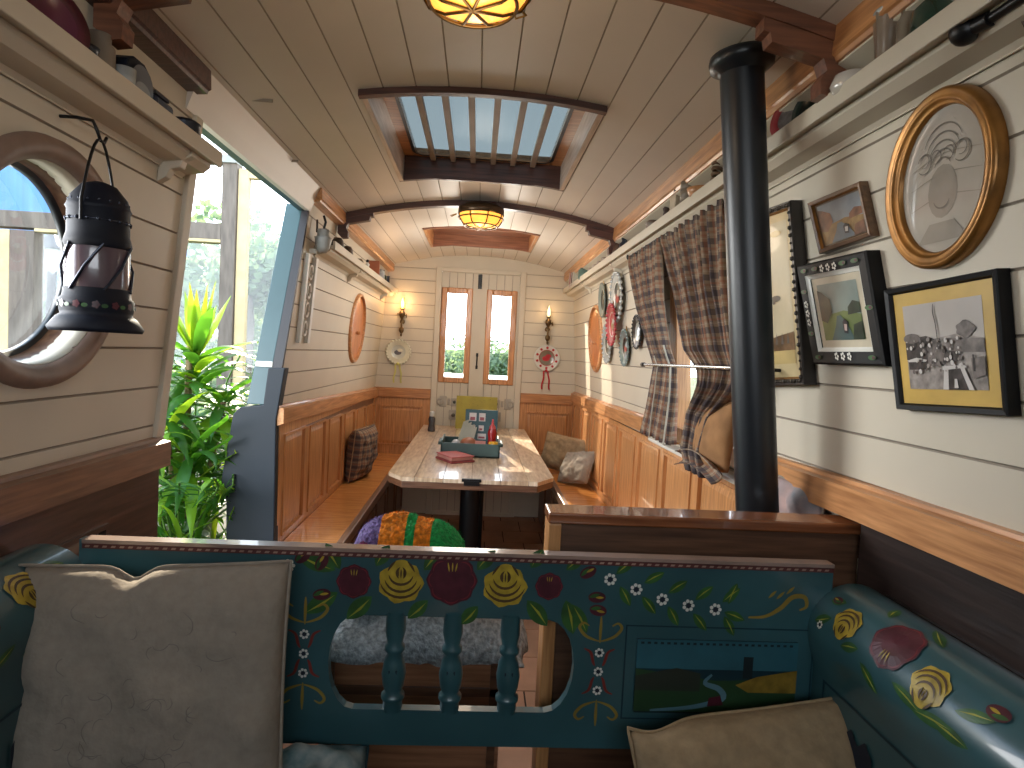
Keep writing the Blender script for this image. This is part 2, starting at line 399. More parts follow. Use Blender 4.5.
tn = struct(mb.build('trim_hatch_steel', [tealst, whitem], bevel=.003), 'teal steel edge of the hatch above the gunwale', 'trim'); slant(tn, HY1+.01, KF)
mb = MB()
a = [onY(*p, HY1-.03) for p in [(285, 368), (268, 368), (263, 405), (240, 407), (233, 414), (221, 480), (226, 500), (226, 545), (222, 640), (272, 640), (276, 420)]]
mb.prism([tuple(p) for p in a], (0, .06, 0)); struct(mb.build('trim_gunwale_end', navyst, bevel=.004), 'dark navy steel gunwale end beside the plant', 'trim')
# hull below hatch
mb = MB(); mb.box(-.96, -.93, YN, YF, -.1, .45); mb.box(.93, .96, YN, YF, -.1, .45); mb.box(-.96, -.9, HY0, HY1, .42, .5); struct(mb.build('wall_hull', navyst), 'navy hull side below the cabin', 'wall')
mb = MB(); mb.box(-.96, .96, YN-.05, YN, 0, 1.72); struct(mb.build('wall_near', oakd), 'low unseen bulkhead behind the viewer, limits rear light', 'wall')  # unseen end wall, height shaped to hold back light from behind

# ------------------------------------------------------------------ far wall with door opening
DX0, DX1, DZ1 = -.388, .386, 2.168
mb = MB(); ZB = 0.0
rows = [ZB]; z = 1.10
while z < 2.25: rows.append(z); z += .105
rows.append(2.32)
for i in range(len(rows)-1):
    a, b = rows[i]+.003, rows[i+1]-.003
    for (x0, x1) in ((-.93, DX0), (DX1, .93)):
        zt = min(b, 2.3); mb.box(x0, x1, YF, YF+.05, a, zt, 0)
        mb.box(x0, x1, YF+.006, YF+.05, b, b+.006, 1)
mb.box(DX0, DX1, YF, YF+.05, DZ1, 2.32, 0)
struct(mb.build('wall_far', [creamw, groove]), 'far cream boarded end wall around the doors', 'wall')
mb = MB(); t = .045
mb.box(DX0-.005, DX0+t, YF-.02, YF+.02, .0, DZ1); mb.box(DX1-t, DX1+.005, YF-.02, YF+.02, .0, DZ1); mb.box(DX0+t, DX1-t, YF-.02, YF+.02, DZ1-.035, DZ1)
mb.box(DX0+t, DX1-t, YF-.02, YF+.05, -.01, .03); struct(mb.build('trim_door_frame', creamw, bevel=.004), 'cream frame around the double doors', 'trim')
def doorleaf(name, x0, x1, wx0, wx1, label):
    root = thing(name, label, 'door', (x0, YF, 0)); root['kind'] = 'structure'
    mb = MB(); Z0, Z1 = .02, DZ1-.034; a0, a1, z0, z1 = wx0, wx1, 1.17, 2.0
    x = x0
    nb = 5; bw = (x1-x0)/nb
    mb.box(x0, a0+.01, YF+.012, YF+.04, Z0, Z1, 1); mb.box(a1-.01, x1, YF+.012, YF+.04, Z0, Z1, 1); mb.box(a0, a1, YF+.012, YF+.04, Z0, z0+.01, 1); mb.box(a0, a1, YF+.012, YF+.04, z1-.01, Z1, 1)
    for i in range(nb):
        p, q = x0+i*bw+.003, x0+(i+1)*bw-.003
        for (zz0, zz1, need) in ((Z0, z0, 1), (z1, Z1, 1), (z0, z1, 0)):
            pp, qq = p, q
            if not need:
                if q <= a0: pass
                elif p >= a1: pass
                elif p < a0: qq = a0
                elif q > a1: pp = a1
                else: continue
            mb.box(pp, qq, YF+.006, YF+.013, zz0, zz1, 0)
    mb.build('leaf_boards', [creamw, groove], root)
    mb = MB(); w = .052
    mb.box(a0, a0+w, YF-.006, YF+.035, z0, z1); mb.box(a1-w, a1, YF-.006, YF+.035, z0, z1); mb.box(a0+w, a1-w, YF-.006, YF+.035, z0, z0+w-.004); mb.box(a0+w, a1-w, YF-.006, YF+.035, z1-w+.004, z1)
    fr = mb.build('window_frame', oakz, root, bevel=.008)
    MB().box(a0+w, a1-w, YF+.02, YF+.023, z0+w-.004, z1-w+.004).build('pane', glass, fr)
    return root
d1 = doorleaf('door_1', DX0+t-.002, -.0045, -.34, -.068, 'left cream door leaf with tall narrow oak window')
d2 = doorleaf('door_2', -.0045, DX1-t+.002, .054, .322, 'right cream door leaf with tall narrow oak window')
MB().box(-.022, .002, YF-.001, YF+.008, .03, 2.12).build('cover_strip', creamw, d1)
MB().box(-.028, .006, YF-.008, YF+.006, 2.0, 2.125).box(-.018, -.004, YF-.016, YF-.006, 2.03, 2.10).build('latch', iron, d1, bevel=.003)
MB().tube([(-.006+.0, YF+.004, 1.42), (-.006, YF-.022, 1.415), (-.006, YF-.025, 1.37), (-.006, YF-.022, 1.325), (-.006, YF+.004, 1.32)], .006).box(-.016, .004, YF-.002, YF+.006, 1.41, 1.44).box(-.016, .004, YF-.002, YF+.006, 1.30, 1.33).build('handle', iron, d1)
# carved hinge brackets low on the doors
for s, rt in ((-1, d1), (1, d2)):
    cxm = 0.0
    mb = MB(); hm = mat('hinge_grey', (168, 162, 150), .5, var=.1)
    x0 = .10; zc = 1.0
    for (a, b, z0, z1) in ((x0+.05, x0+.115, .965, 1.035), (x0+.125, x0+.145, .975, 1.03), (x0+.155, x0+.215, .955, 1.05), (x0+.05, x0+.13, .845, .93)):
        mb.box(min(s*a, s*b), max(s*a, s*b), YF-.004, YF+.008, z0, z1)
    mb.lathe([(.035, .0), (.035, .01), (.02, .012), (.018, .002)], (s*(x0+.21), YF+.004, 1.0), (0, -1, 0), 16)
    mb.sphere((s*(x0+.09), YF-.004, .885), .018, 1, 10); mb.sphere((s*(x0+.085), YF-.004, 1.0), .014, 1, 10)
    mb.build('hinge', [hm, mat('hinge_dark', (96, 92, 86), .5)], rt, bevel=.003)

# ------------------------------------------------------------------ dado rails, wainscot, cornices
def zr(s, y):
    K = [(-1.4, 1.178), (1.75, 1.166), (2.8, 1.165), (5.46, 1.093)] if s < 0 else [(-1.4, 1.215), (1.05, 1.205), (1.72, 1.192), (3.1, 1.168), (5.46, 1.138)]
    for (a, za), (b, zb) in zip(K, K[1:]):
        if y <= b: return za+(zb-za)*(y-a)/(b-a)
    return K[-1][1]
def rail(name, s, y0, y1, m, label, hgt=.075, dep=.038):
    mb = MB(); n = 6
    for i in range(n):
        a, b = y0+(y1-y0)*i/n, y0+(y1-y0)*(i+1)/n; ps = []
        for y in (a, b):
            zt = zr(s, y); xw = wx(zt)+.002
            ps.append([(s*xw, y, zt+.006), (s*(xw-dep*.45), y, zt+.004), (s*(xw-dep*.5), y, zt-.004), (s*(xw-dep), y, zt-.008), (s*(xw-dep), y, zt-hgt), (s*(xw-.012), y, zt-hgt-.01), (s*xw, y, zt-hgt-.01)])
        k = len(ps[0]); mb.add(ps[0]+ps[1], [(j, (j+1) % k, k+(j+1) % k, k+j) for j in range(k)])
        if i == 0: mb.add(ps[0], [tuple(range(k))])
        if i == n-1: mb.add(ps[1], [tuple(range(k))])
    return struct(mb.build(name, m), label, 'trim')
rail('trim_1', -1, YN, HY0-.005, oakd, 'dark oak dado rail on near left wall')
rail('trim_2', -1, HY1-.02, YF, oak, 'oak dado rail on far left wall')
rail('trim_3', 1, YN, WY0-.12, oak, 'oak dado rail on near right wall')
rail('trim_4', 1, WY1+.42, YF, oak, 'oak dado rail on far right wall')
def farrail(name, x0, x1, z, label):
    mb = MB(); mb.box(x0, x1, YF-.035, YF+.01, z-.075, z); mb.box(x0, x1, YF-.02, YF+.01, z, z+.008); return struct(mb.build(name, oakx, bevel=.004), label, 'trim')
farrail('trim_5', -.9, DX0-.006, 1.095, 'oak rail across far wall left of doors'); farrail('trim_6', DX1+.006, .9, 1.10, 'oak rail across far wall right of doors')
# panelling: list of panels on a plane given by P(a,b,off)
def panelling(name, P, a0, a1, b0, b1, pans, m, label, th=.014, mdark=None):
    mb = MB()
    def bx(a, b, c, d, o0, o1, mi=0): mb.hexa([P(x, z, o) for o in (o0, o1) for (x, z) in ((a, c), (b, c), (b, d), (a, d))], mi)
    bx(a0, a1, b0, b1, 0, .004, 1)
    edges = sorted(set([a0]+[q for p in pans for q in p[:2]]+[a1]))
    zb, zt = pans[0][2], pans[0][3]
    bx(a0, a1, b0, zb, .004, th); bx(a0, a1, zt, b1, .004, th)
    cur = a0
    for (p, q, z0, z1) in pans:
        if p > cur: bx(cur, p, z0, z1, .004, th)
        cur = q
        # moulded edge and raised field
        e = .012
        bx(p, p+e, z0, z1, .004, th+.007); bx(q-e, q, z0, z1, .004, th+.007); bx(p+e, q-e, z0, z0+e, .004, th+.007); bx(p+e, q-e, z1-e, z1, .004, th+.007)
        i = min(.04, (q-p)*.22)
        lo = [P(x, z, .004) for (x, z) in ((p+e, z0+e), (q-e, z0+e), (q-e, z1-e), (p+e, z1-e))]
        hi = [P(x, z, .012) for (x, z) in ((p+i, z0+i), (q-i, z0+i), (q-i, z1-i), (p+i, z1-i))]
        mb.add(lo+hi, [(4, 5, 6, 7), (0, 1, 5, 4), (1, 2, 6, 5), (2, 3, 7, 6), (3, 0, 4, 7)])
    if cur < a1: bx(cur, a1, zb, zt, .004, th)
    return struct(mb.build(name, [m, mdark or oakdz]), label, 'trim')
PL = lambda a, b, o: Vector((-.875+o, a, b)); PR = lambda a, b, o: Vector((.875-o, a, b))
panelling('trim_7', PL, 2.80, YF, .5, 1.085, [(2.86+i*.43, 3.2+i*.43, .56, 1.03-.012*i) for i in range(6)], oakz, 'oak panelled bench back along far left wall')
# right bench backs stop under the rail and sill
panelling('trim_8', PR, 1.44, YF, .5, 1.072, [(1.5+i*.435, 1.86+i*.435, .56, 1.045) for i in range(9)], oakz, 'oak panelled bench back along right wall')
PFar = lambda a, b, o: Vector((a, YF-.002-o, b))
panelling('trim_9', PFar, -.875, DX0-.006, .46, 1.022, [(-.84, DX0-.06, .6, .95)], oakz, 'oak panelling on far wall left of doors')
panelling('trim_10', PFar, DX1+.006, .875, .46, 1.03, [(DX1+.06, .84, .58, .95)], oakz, 'oak panelling on far wall right of doors')
PLN = lambda a, b, o: Vector((-.872+o, a, b))
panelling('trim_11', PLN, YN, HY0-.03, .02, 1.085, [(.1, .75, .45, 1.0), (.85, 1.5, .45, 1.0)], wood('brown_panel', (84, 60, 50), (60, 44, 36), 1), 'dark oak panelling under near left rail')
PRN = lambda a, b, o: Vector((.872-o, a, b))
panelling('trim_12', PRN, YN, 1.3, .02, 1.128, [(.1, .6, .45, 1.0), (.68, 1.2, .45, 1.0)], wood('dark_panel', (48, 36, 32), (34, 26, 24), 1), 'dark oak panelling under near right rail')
def cornice(name, s, y0, y1, m, label):
    mb = MB(); q = 2.108; pf = [(.74, 2.19), (.725, 2.183), (.722, q+.014), (.728, q+.01), (.732, q), (.80, q-.004), (.81, 2.18)] if s > 0 else [(.772, 2.18), (.757, 2.17), (.755, q+.012), (.762, q+.008), (.765, q), (.81, q-.004), (.82, 2.18)]
    mb.prism([(s*x, y0, z) for x, z in pf], (0, y1-y0, 0)); return struct(mb.build(name, m), label, 'trim')
cornice('trim_13', 1, YN, YF, oak, 'oak cornice along right side of ceiling')
mb = MB(); mb.prism([(x, YN, z) for x, z in [(wx(2.06)-.002, 2.07), (.738, 2.103), (.738, 2.112), (wx(2.1), 2.112)]], (0, YF-YN, 0)); struct(mb.build('trim_16', creamw), 'cream sloping cant under right cornice', 'trim')
cornice('trim_14', -1, YN, HY0-.01, mahog, 'dark cornice above near left shelf'); cornice('trim_15', -1, HY1+.17, YF, oak, 'oak cornice above far left shelf')

# ceiling beams with side brackets
def beam(name, Y, m, label, dep=.032, wid=.05):
    mb = MB(); n = 24; vs = []
    for i in range(n+1):
        a = -.766+1.532*i/n; vs += [(a, Y-wid/2, cz(a)-dep), (a, Y+wid/2, cz(a)-dep), (a, Y+wid/2, cz(a)+.012), (a, Y-wid/2, cz(a)+.012)]
    mb.add(vs, [(4*i+k, 4*i+(k+1) % 4, 4*i+4+(k+1) % 4, 4*i+4+k) for i in range(n) for k in range(4)]+[(0, 1, 2, 3), (4*n, 4*n+1, 4*n+2, 4*n+3)])
    for s in (-1, 1):
        pf = [(.80, 2.19), (.80, 2.06), (.775, 2.035), (.745, 2.04), (.742, 2.07), (.755, 2.09), (.745, 2.115), (.70, 2.125), (.63, 2.14), (.625, 2.16), (.61, 2.162), (.61, 2.2)]
        mb.prism([(s*(x-(.04 if s > 0 else 0)), Y-wid/2+.004, z) for x, z in pf], (0, wid-.008, 0))
    return struct(mb.build(name, m), label, 'beam')
beam('trim_beam_1', 1.34, wood('beam_brown', (120, 76, 54), (88, 54, 40), 0), 'dark wood ceiling beam nearest the viewer')
beam('trim_beam_2', 3.5, mahog, 'thin dark curved ceiling beam before the far lamp')

# ------------------------------------------------------------------ skylights
def skylight(name, S, zt, closed, label):
    root = thing(name, label, 'skylight', (S[0], S[2], 2.25)); root['kind'] = 'structure'
    x0, x1, y0, y1 = S; mb = MB()
    n = 14
    for (ya, yb, mi) in ((y0-.03, y0-.002, 0), (y1-.004, y1+.02, 0)):
        for i in range(n):
            a, b = x0-.02+(x1-x0+.04)*i/n, x0-.02+(x1-x0+.04)*(i+1)/n
            d = (.02 if not closed else .008) if ya < y0-.01 else .006
            mb.hexa([(a, ya, cz(a)-d), (b, ya, cz(b)-d), (b, yb, cz(b)-d), (a, yb, cz(a)-d), (a, ya, cz(a)+.02), (b, ya, cz(b)+.02), (b, yb, cz(b)+.02), (a, yb, cz(a)+.02)], mi)
    for a, b in ((x0-.018, x0), (x1, x1+.018)):
        mb.box(a, b, y0, y1, cz(a)-.008, zt, 1)
    mb.box(x0-.018, x1+.018, y1, y1+.018, cz(.3)-.0, zt, 0); mb.box(x0-.018, x1+.018, y0-.018, y0, cz(.3), zt, 0)
    mb.build('well', [mahog if not closed else wood('hatch_brown', (138, 92, 68), (108, 68, 50), 0), wood('well_side', (196, 180, 168), (170, 150, 132), 1) if not closed else oak], root)
    if closed:
        MB().box(x0-.018, x1+.018, y0-.018, y1+.018, zt, zt+.02).build('lid', wood('hatch_brown', (138, 92, 68), (108, 68, 50), 0), root)
    else:
        mb = MB(); g0, g1, h0, h1 = x0+.045, x1-.045, y0+.02, y1-.02
        z = zt-.008
        mb.box(x0, g0+.012, y0, y1, z, z+.03, 0); mb.box(g1-.012, x1, y0, y1, z, z+.03, 0); mb.box(g0, g1, y0, h0+.012, z, z+.03, 0); mb.box(g0, g1, h1-.012, y1, z, z+.03, 0)
        # rounded black seal
        def rr(i0, e):
            pts = []
            for (cx, cy, a0) in ((g1-.07, h1-.07, 0), (g0+.07, h1-.07, 90), (g0+.07, h0+.07, 180), (g1-.07, h0+.07, 270)):
                for k in range(7):
                    a = radians(a0+15*k); pts.append((cx+(.07-e)*cos(a), cy+(.07-e)*sin(a), z-.003))
            return pts
        o_, i_ = rr(0, 0), rr(0, .014); n = len(o_)
        mb.add(o_+i_, [(k, (k+1) % n, n+(k+1) % n, n+k) for k in range(n)], 1)
        mb.build('light_frame', [oakx, black], root)
        MB().box(g0, g1, h0, h1, z+.005, z+.01).build('pane', skyglass, root)
        for k in range(6):
            x = g0+(g1-g0)*(k+1)/7
            MB().box(x-.012, x+.012, h0+.002, h1-.002, z-.022, z-.004).build('guard_bar', mat('bar_brown', (140, 122, 108), .6), root)
    return root
skylight('window_5', SK1, 2.375, False, 'large glazed skylight with seven panes and wooden guard bars')
skylight('window_6', SK2, 2.36, True, 'small far skylight closed by a wooden lid')

# ------------------------------------------------------------------ shelves
def shelf(name, s, y0, y1, zt, m, label, brk):
    root = thing(name, label, 'shelf', (s*.82, (y0+y1)/2, zt-.03))
    xf = .72
    xw = wx(zt)-.001
    mb = MB(); mb.box(*sorted((s*(xf+.012), s*xw)), y0, y1, zt-.035, zt-.022); mb.build('board', m, root)
    mb = MB(); pf = [(xf, zt), (xf+.013, zt), (xf+.013, zt-.04), (xf, zt-.042)]
    mb.prism([(s*x, y0, z) for x, z in pf], (0, y1-y0, 0)); mb.build('lip', m, root, bevel=.003)
    mb = MB(); pf = [(xf+.026, zt-.036), (xf+.028, zt-.046), (xf+.045, zt-.062), (wx(zt-.08)-.014, zt-.068), (wx(zt-.08)-.004, zt-.08), (xw, zt-.08), (xw, zt-.036)]
    mb.prism([(s*x, y0+.01, z) for x, z in pf], (0, y1-y0-.02, 0)); mb.build('cove', m, root)
    for yb in brk:
        mb = MB(); pf = [(xf+.02, zt-.036), (xf+.022, zt-.05), (xf+.045, zt-.06), (xf+.05, zt-.08), (xf+.075, zt-.085), (xf+.085, zt-.105), (wx(zt-.12), zt-.12), (wx(zt)+0, zt-.036)]
        mb.prism([(s*x, yb, z) for x, z in pf], (0, .028, 0)); mb.build('bracket', m, root, bevel=.003)
    return root
ZL, ZR = 1.955, 2.042
shelf('wall_shelf', -1, YN, HY0-.01, ZL, creamw, 'cream shelf above the near left porthole', [1.63, .4])
shelf('wall_shelf', -1, 3.1, YF-.002, ZL, creamw, 'cream shelf high on far left wall beyond the hatch', [3.9, 5.2])
shelf('wall_shelf', 1, YN, YF-.002, ZR, creamw, 'long cream shelf running high along right wall', [4.6, 3.6, .2])

# ------------------------------------------------------------------ benches and table
def bench(name, s, y0, y1, label, zt=.53, xf=.575):
    root = thing(name, label, 'bench', (s*.72, (y0+y1)/2, 0))
    mb = MB(); n = int((y1-y0)/.12)
    xi, xo = xf+.035, .858
    for i in range(1):
        mb.box(*sorted((s*xi, s*xo)), y0, y1, zt-.03, zt)
    mb.build('seat', seatm, root, bevel=.003)
    MB().box(*sorted((s*xf, s*xi)), y0, y1, zt-.045, zt+.008).build('front_edge', oakd, root, bevel=.006)
    mb = MB(); mb.box(*sorted((s*(xf+.03), s*(xf+.05))), y0, y1, .0, zt-.045)
    y = y0+.1
    while y+.4 < y1:
        mb.box(*sorted((s*(xf+.018), s*(xf+.03))), y, y+.02, .08, zt-.1); mb.box(*sorted((s*(xf+.018), s*(xf+.03))), y+.4, y+.42, .08, zt-.1)
        mb.box(*sorted((s*(xf+.018), s*(xf+.03))), y, y+.42, .06, .08); mb.box(*sorted((s*(xf+.018), s*(xf+.03))), y, y+.42, zt-.1, zt-.08); y += .5
    mb.build('front_panel', oakdz, root)
    MB().box(*sorted((s*(xf+.05), s*.858)), y0, y0+.02, .0, zt-.031).build('end_panel', oakdz, root)
    return root
bench('bench_seat', -1, 2.86, YF-.03, 'glossy orange wood bench seat along far left wall')
bench('bench_seat', 1, 1.45, YF-.03, 'glossy orange wood bench seat along right wall')
tz = .80
T = thing('dining_table', 'long plank topped dining table with clipped corners and black pedestal', 'table', (0, 4.3, 0))
mb = MB(); pts = [(-.352, 3.13), (.338, 3.13), (.435, 3.27), (.44, 5.36), (-.44, 5.36), (-.436, 3.25)]
NB = 6
def clipx(x0, x1):
    # polygon slice between x0,x1 (convex table outline)
    bm = []; 
    def near(x):
        if x < -.352: return 3.13+(x+.352)/(-.436+.352)*.12
        if x > .338: return 3.13+(x-.338)/(.435-.338)*.14
        return 3.13
    q = [x0]+[x for x in (-.352, .338) if x0 < x < x1]+[x1]
    return [(x, near(x), tz) for x in q]+[(x1, 5.36, tz), (x0, 5.36, tz)]
tb = -.436; wdt = .874/NB
for i in range(NB):
    a, b = tb+i*wdt+.0015, tb+(i+1)*wdt-.0015
    p = clipx(a, b); mb.prism([(x, y, tz-.02) for x, y, _ in p], (0, 0, .02), i % 3)
def mtab(name, c, c2): return mat(name, c, .3, 0, .12, 7, (9, 1.2, 1), .05, c2=c2, coat=.4)
mb.build('tabletop', [mtab('plank_a', (204, 184, 158), (160, 134, 108)), mtab('plank_b', (194, 170, 140), (146, 118, 94)), mtab('plank_c', (212, 194, 170), (168, 142, 114))], T)
mb = MB(); c = [(p[0]*.998, p[1]+.002 if p[1] < 4 else p[1]-.001, tz-.055) for p in pts]; mb.prism(c, (0, 0, .0345)); mb.build('table_edge', oakdx, T, bevel=.003)
MB().box(-.05, .05, 3.128, 3.15, tz-.012, tz+.003).box(-.04, .04, 3.123, 3.13, tz-.03, tz-.005).build('clip', iron, T, bevel=.002)
MB().tube([(-.005, 4.0, .03), (-.005, 4.0, .72)], .064, 28).lathe([(.19, 0), (.19, .012), (.08, .03), (.066, .05)], (-.005, 4.0, 0)).box(-.2, .19, 3.8, 4.2, .722, .746).build('pedestal', black, T)
MB().tube([(.07, 4.3, .0), (.07, 4.3, .745)], .02, 14).build('stay', iron, T)

# ------------------------------------------------------------------ partition and flue
Pt = thing('partition', 'dark oak half height partition with broad top cap beside the flue', 'partition', (.53, 1.36, 0)); Pt['kind'] = 'structure'
cap = [(.17, 1.315), (.895, 1.315), (.895, 1.4), (.17, 1.4)]
MB().prism([(x, y, 1.088+.0*x) for x, y in cap], (0, 0, .024)).build('top_cap', wood('cap_oak', (140, 84, 50), (104, 60, 36), 0, .25, .6), Pt, bevel=.004)
mb = MB(); mb.box(.2, .885, 1.345, 1.385, .0, 1.087); mb.box(.2, .885, 1.336, 1.346, 1.03, 1.087)
mb.build('panel', oakdx, Pt)
MB().box(.172, .2, 1.32, 1.395, .0, 1.087).build('end_post', oakz, Pt, bevel=.003)
Fl = thing('stove_flue', 'black cylindrical stove flue rising to ceiling behind the partition', 'flue', (.735, 1.51, .6))
a, b = Vector((.78, 1.51, .56)), Vector((.602, 1.51, 2.19))
MB().tube([a, b], .0515, 36).build('pipe', fluem, Fl)
MB().lathe([(.052, -.045), (.06, -.035), (.074, -.028), (.077, -.012), (.074, 0), (.05, .004)], b+Vector((0, 0, .01)), (b-a), 36).build('collar', fluem, Fl)
St = thing('wood_stove', 'small black stove body under the flue', 'stove', (.76, 1.55, 0))
bpy.data.objects.remove(St)

# ------------------------------------------------------------------ painted settle
SB = thing('painted_settle', 'teal painted settle with roses, spindles and rolled arms facing viewer', 'settle', (0, 1.1, 0))
YB = 1.2; TH = .02
def sface(x, z, o): return Vector((x, YB-o, z))
# back board with an opening: built as polygon with hole
ox0, ox1, oz0, oz1 = -.262, .222, .737, .926
def opening(n=10):
    pts = []
    zc = (oz0+oz1)/2; h = (oz1-oz0)/2
    for k in range(n+1):   # right bulge
        a = -pi/2+pi*k/n; pts.append((ox1-.055+.055*cos(a), zc+h*sin(a)))
    for k in range(n+1):
        a = pi/2+pi*k/n; pts.append((ox0+.05+.05*cos(a), zc+h*sin(a)))
    return pts
inn = opening(); n = len(inn)
outer = []
X0, X1, Z0, Z1 = -.735, .742, .665, 1.058
for (x, z) in inn:   # project hole points out to the rectangle radially
    cx, cz_ = (ox0+ox1)/2, (oz0+oz1)/2; dx, dz = x-cx, z-cz_
    t = min([(X1-cx)/dx if dx > 1e-6 else 1e9, (X0-cx)/dx if dx < -1e-6 else 1e9, (Z1-cz_)/dz if dz > 1e-6 else 1e9, (Z0-cz_)/dz if dz < -1e-6 else 1e9]); outer.append((cx+dx*t, cz_+dz*t))
mb = MB()
def ringface(y, mi=0):
    vs = [(x, y, z) for x, z in inn]+[(x, y, z) for x, z in outer]
    fs = [(i, (i+1) % n, n+(i+1) % n, n+i) for i in range(n)]; mb.add(vs, fs, mi)
ringface(YB); ringface(YB+TH)
mb.add([(x, YB, z) for x, z in inn]+[(x, YB+TH, z) for x, z in inn], [(i, (i+1) % n, n+(i+1) % n, n+i) for i in range(n)])
# fill the rectangle corners missed by the radial fan
corn = [(X1, Z1), (X0, Z1), (X0, Z0), (X1, Z0)]
for c in corn:
    side = [p for p in outer]
    best = sorted(range(n), key=lambda i: (outer[i][0]-c[0])**2+(outer[i][1]-c[1])**2)
    a = None
    for i in range(n):
        p, q = outer[i], outer[(i+1) % n]
        if (abs(p[0]-q[0]) > 1e-6 and abs(p[1]-q[1]) > 1e-6) and ((abs(p[0]-c[0]) < 1e-6 or abs(q[0]-c[0]) < 1e-6) and (abs(p[1]-c[1]) < 1e-6 or abs(q[1]-c[1]) < 1e-6)): a = (p, q)
    if a:
        for y in (YB, YB+TH): mb.add([(a[0][0], y, a[0][1]), (a[1][0], y, a[1][1]), (c[0], y, c[1])], [(0, 1, 2)])
for (pa, pb) in (((X0, Z0), (X1, Z0)), ((X0, Z1), (X1, Z1)), ((X0, Z0), (X0, Z1)), ((X1, Z0), (X1, Z1))):
    mb.add([(pa[0], YB, pa[1]), (pb[0], YB, pb[1]), (pb[0], YB+TH, pb[1]), (pa[0], YB+TH, pa[1])], [(0, 1, 2, 3)])
# painted decoration ------------------------------------------------
MI = dict(base=0, y=1, yd=2, m=3, ml=4, lf=5, lv=6, w=7, r=8, oc=9, nv=10, dk=11)
BM = [blue, yellow, yellowd, maroon, marool, leafp, leafy, whitep, redp, ochre, navy, blued]
def blob(mb, fn, x, z, r, mi, lay, lobes=0, amp=.08, sx=1, sz=1, n=28, rot=0):
    pts = []
    for k in range(n):
        a = 2*pi*k/n; q = r*(1+amp*cos(lobes*a)) if lobes else r
        px, pz = q*cos(a)*sx, q*sin(a)*sz; pts.append((x+px*cos(rot)-pz*sin(rot), z+px*sin(rot)+pz*cos(rot)))
    mb.decal(fn, pts, lay, mi)
def crescent(mb, fn, x, z, r, a0, a1, w, mi, lay, sx=1, sz=1):
    n = 10; o = []; i_ = []
    for k in range(n+1):
        t = k/n; a = a0+(a1-a0)*t; ww = w*sin(pi*t)**.7+.0004
        o.append((x+r*cos(a)*sx, z+r*sin(a)*sz)); i_.append((x+(r-ww)*cos(a)*sx, z+(r-ww)*sin(a)*sz))
    off = .0006*(lay+1)
    vs = [fn(p[0], p[1], off) for p in o]+[fn(p[0], p[1], off) for p in i_]
    mb.add(vs, [(k, k+1, n+1+k+1, n+1+k) for k in range(n)], mi)
def leaf(mb, fn, x, z, a, L, w, lay=0, mi=None, vein=True):
    pts = []; n = 8
    f = lambda t, s: (x+cos(a)*L*t-sin(a)*w*s*sin(pi*min(1, t*1.0))**.8, z+sin(a)*L*t+cos(a)*w*s*sin(pi*t)**.8)
    for k in range(n): pts.append(f(k/n, 1))
    for k in range(n): pts.append(f(1-k/n, -1))
    mb.decal(fn, pts, lay, MI['lf'] if mi is None else mi)
    if vein:
        mb.decal(fn, [f(.1, .15), f(.5, .3), (f(.95, 0)), f(.5, .0)], lay+1, MI['lv'])
def rose_y(mb, fn, x, z, r):
    blob(mb, fn, x, z-.1*r, r, MI['y'], 2, 7, .07, 1, .95)
    blob(mb, fn, x, z+.35*r, .62*r, MI['y'], 3)
    for (rr, a0, a1, dz) in ((.95, 190, 350, .0), (.74, 185, 355, .08), (.56, 180, 360, .25)):
        crescent(mb, fn, x, z+dz*r, rr*r, radians(a0), radians(a1), .13*r, MI['yd'], 4, 1, .9)
    for a in (-1, 1):
        crescent(mb, fn, x, z+.35*r, .62*r, radians(90+a*25), radians(90+a*85), .1*r, MI['yd'], 4)
        crescent(mb, fn, x+a*.05*r, z+.35*r, .3*r, radians(90+a*20), radians(90+a*150), .12*r, MI['yd'], 5)
    for k in (-1, 0, 1): leaf(mb, fn, x+k*.13*r, z+.1*r, radians(90), .45*r, .035*r, 5, MI['yd'], False)
def rose_m(mb, fn, x, z, r):
    blob(mb, fn, x, z, r, MI['m'], 2, 8, .05)
    for k in range(8): crescent(mb, fn, x+.62*r*cos(k*pi/4), z+.62*r*sin(k*pi/4), .34*r, k*pi/4-1.1, k*pi/4+1.1, .05*r, MI['ml'], 3)
    for k in (-1, 0, 1): leaf(mb, fn, x+k*.12*r, z+.35*r, radians(90-k*10), .4*r, .03*r, 4, MI['y'], False)
def bud(mb, fn, x, z, r, a=0):
    blob(mb, fn, x, z, r, MI['m'], 2, sx=1.4, sz=.9, rot=a, n=16); leaf(mb, fn, x-r*cos(a)*1.3, z-r*sin(a)*1.3, a+.3, r*1.8, r*.3, 3, None, False); leaf(mb, fn, x-.3*r, z, a, r*1.4, r*.2, 4, MI['y'], False)
def daisy(mb, fn, x, z, r=.0085):
    for k in range(7): blob(mb, fn, x+r*.72*cos(k*2*pi/7), z+r*.72*sin(k*2*pi/7), r*.3, MI['w'], 3, n=8)
    blob(mb, fn, x, z, r*.42, MI['nv'], 4, n=8)
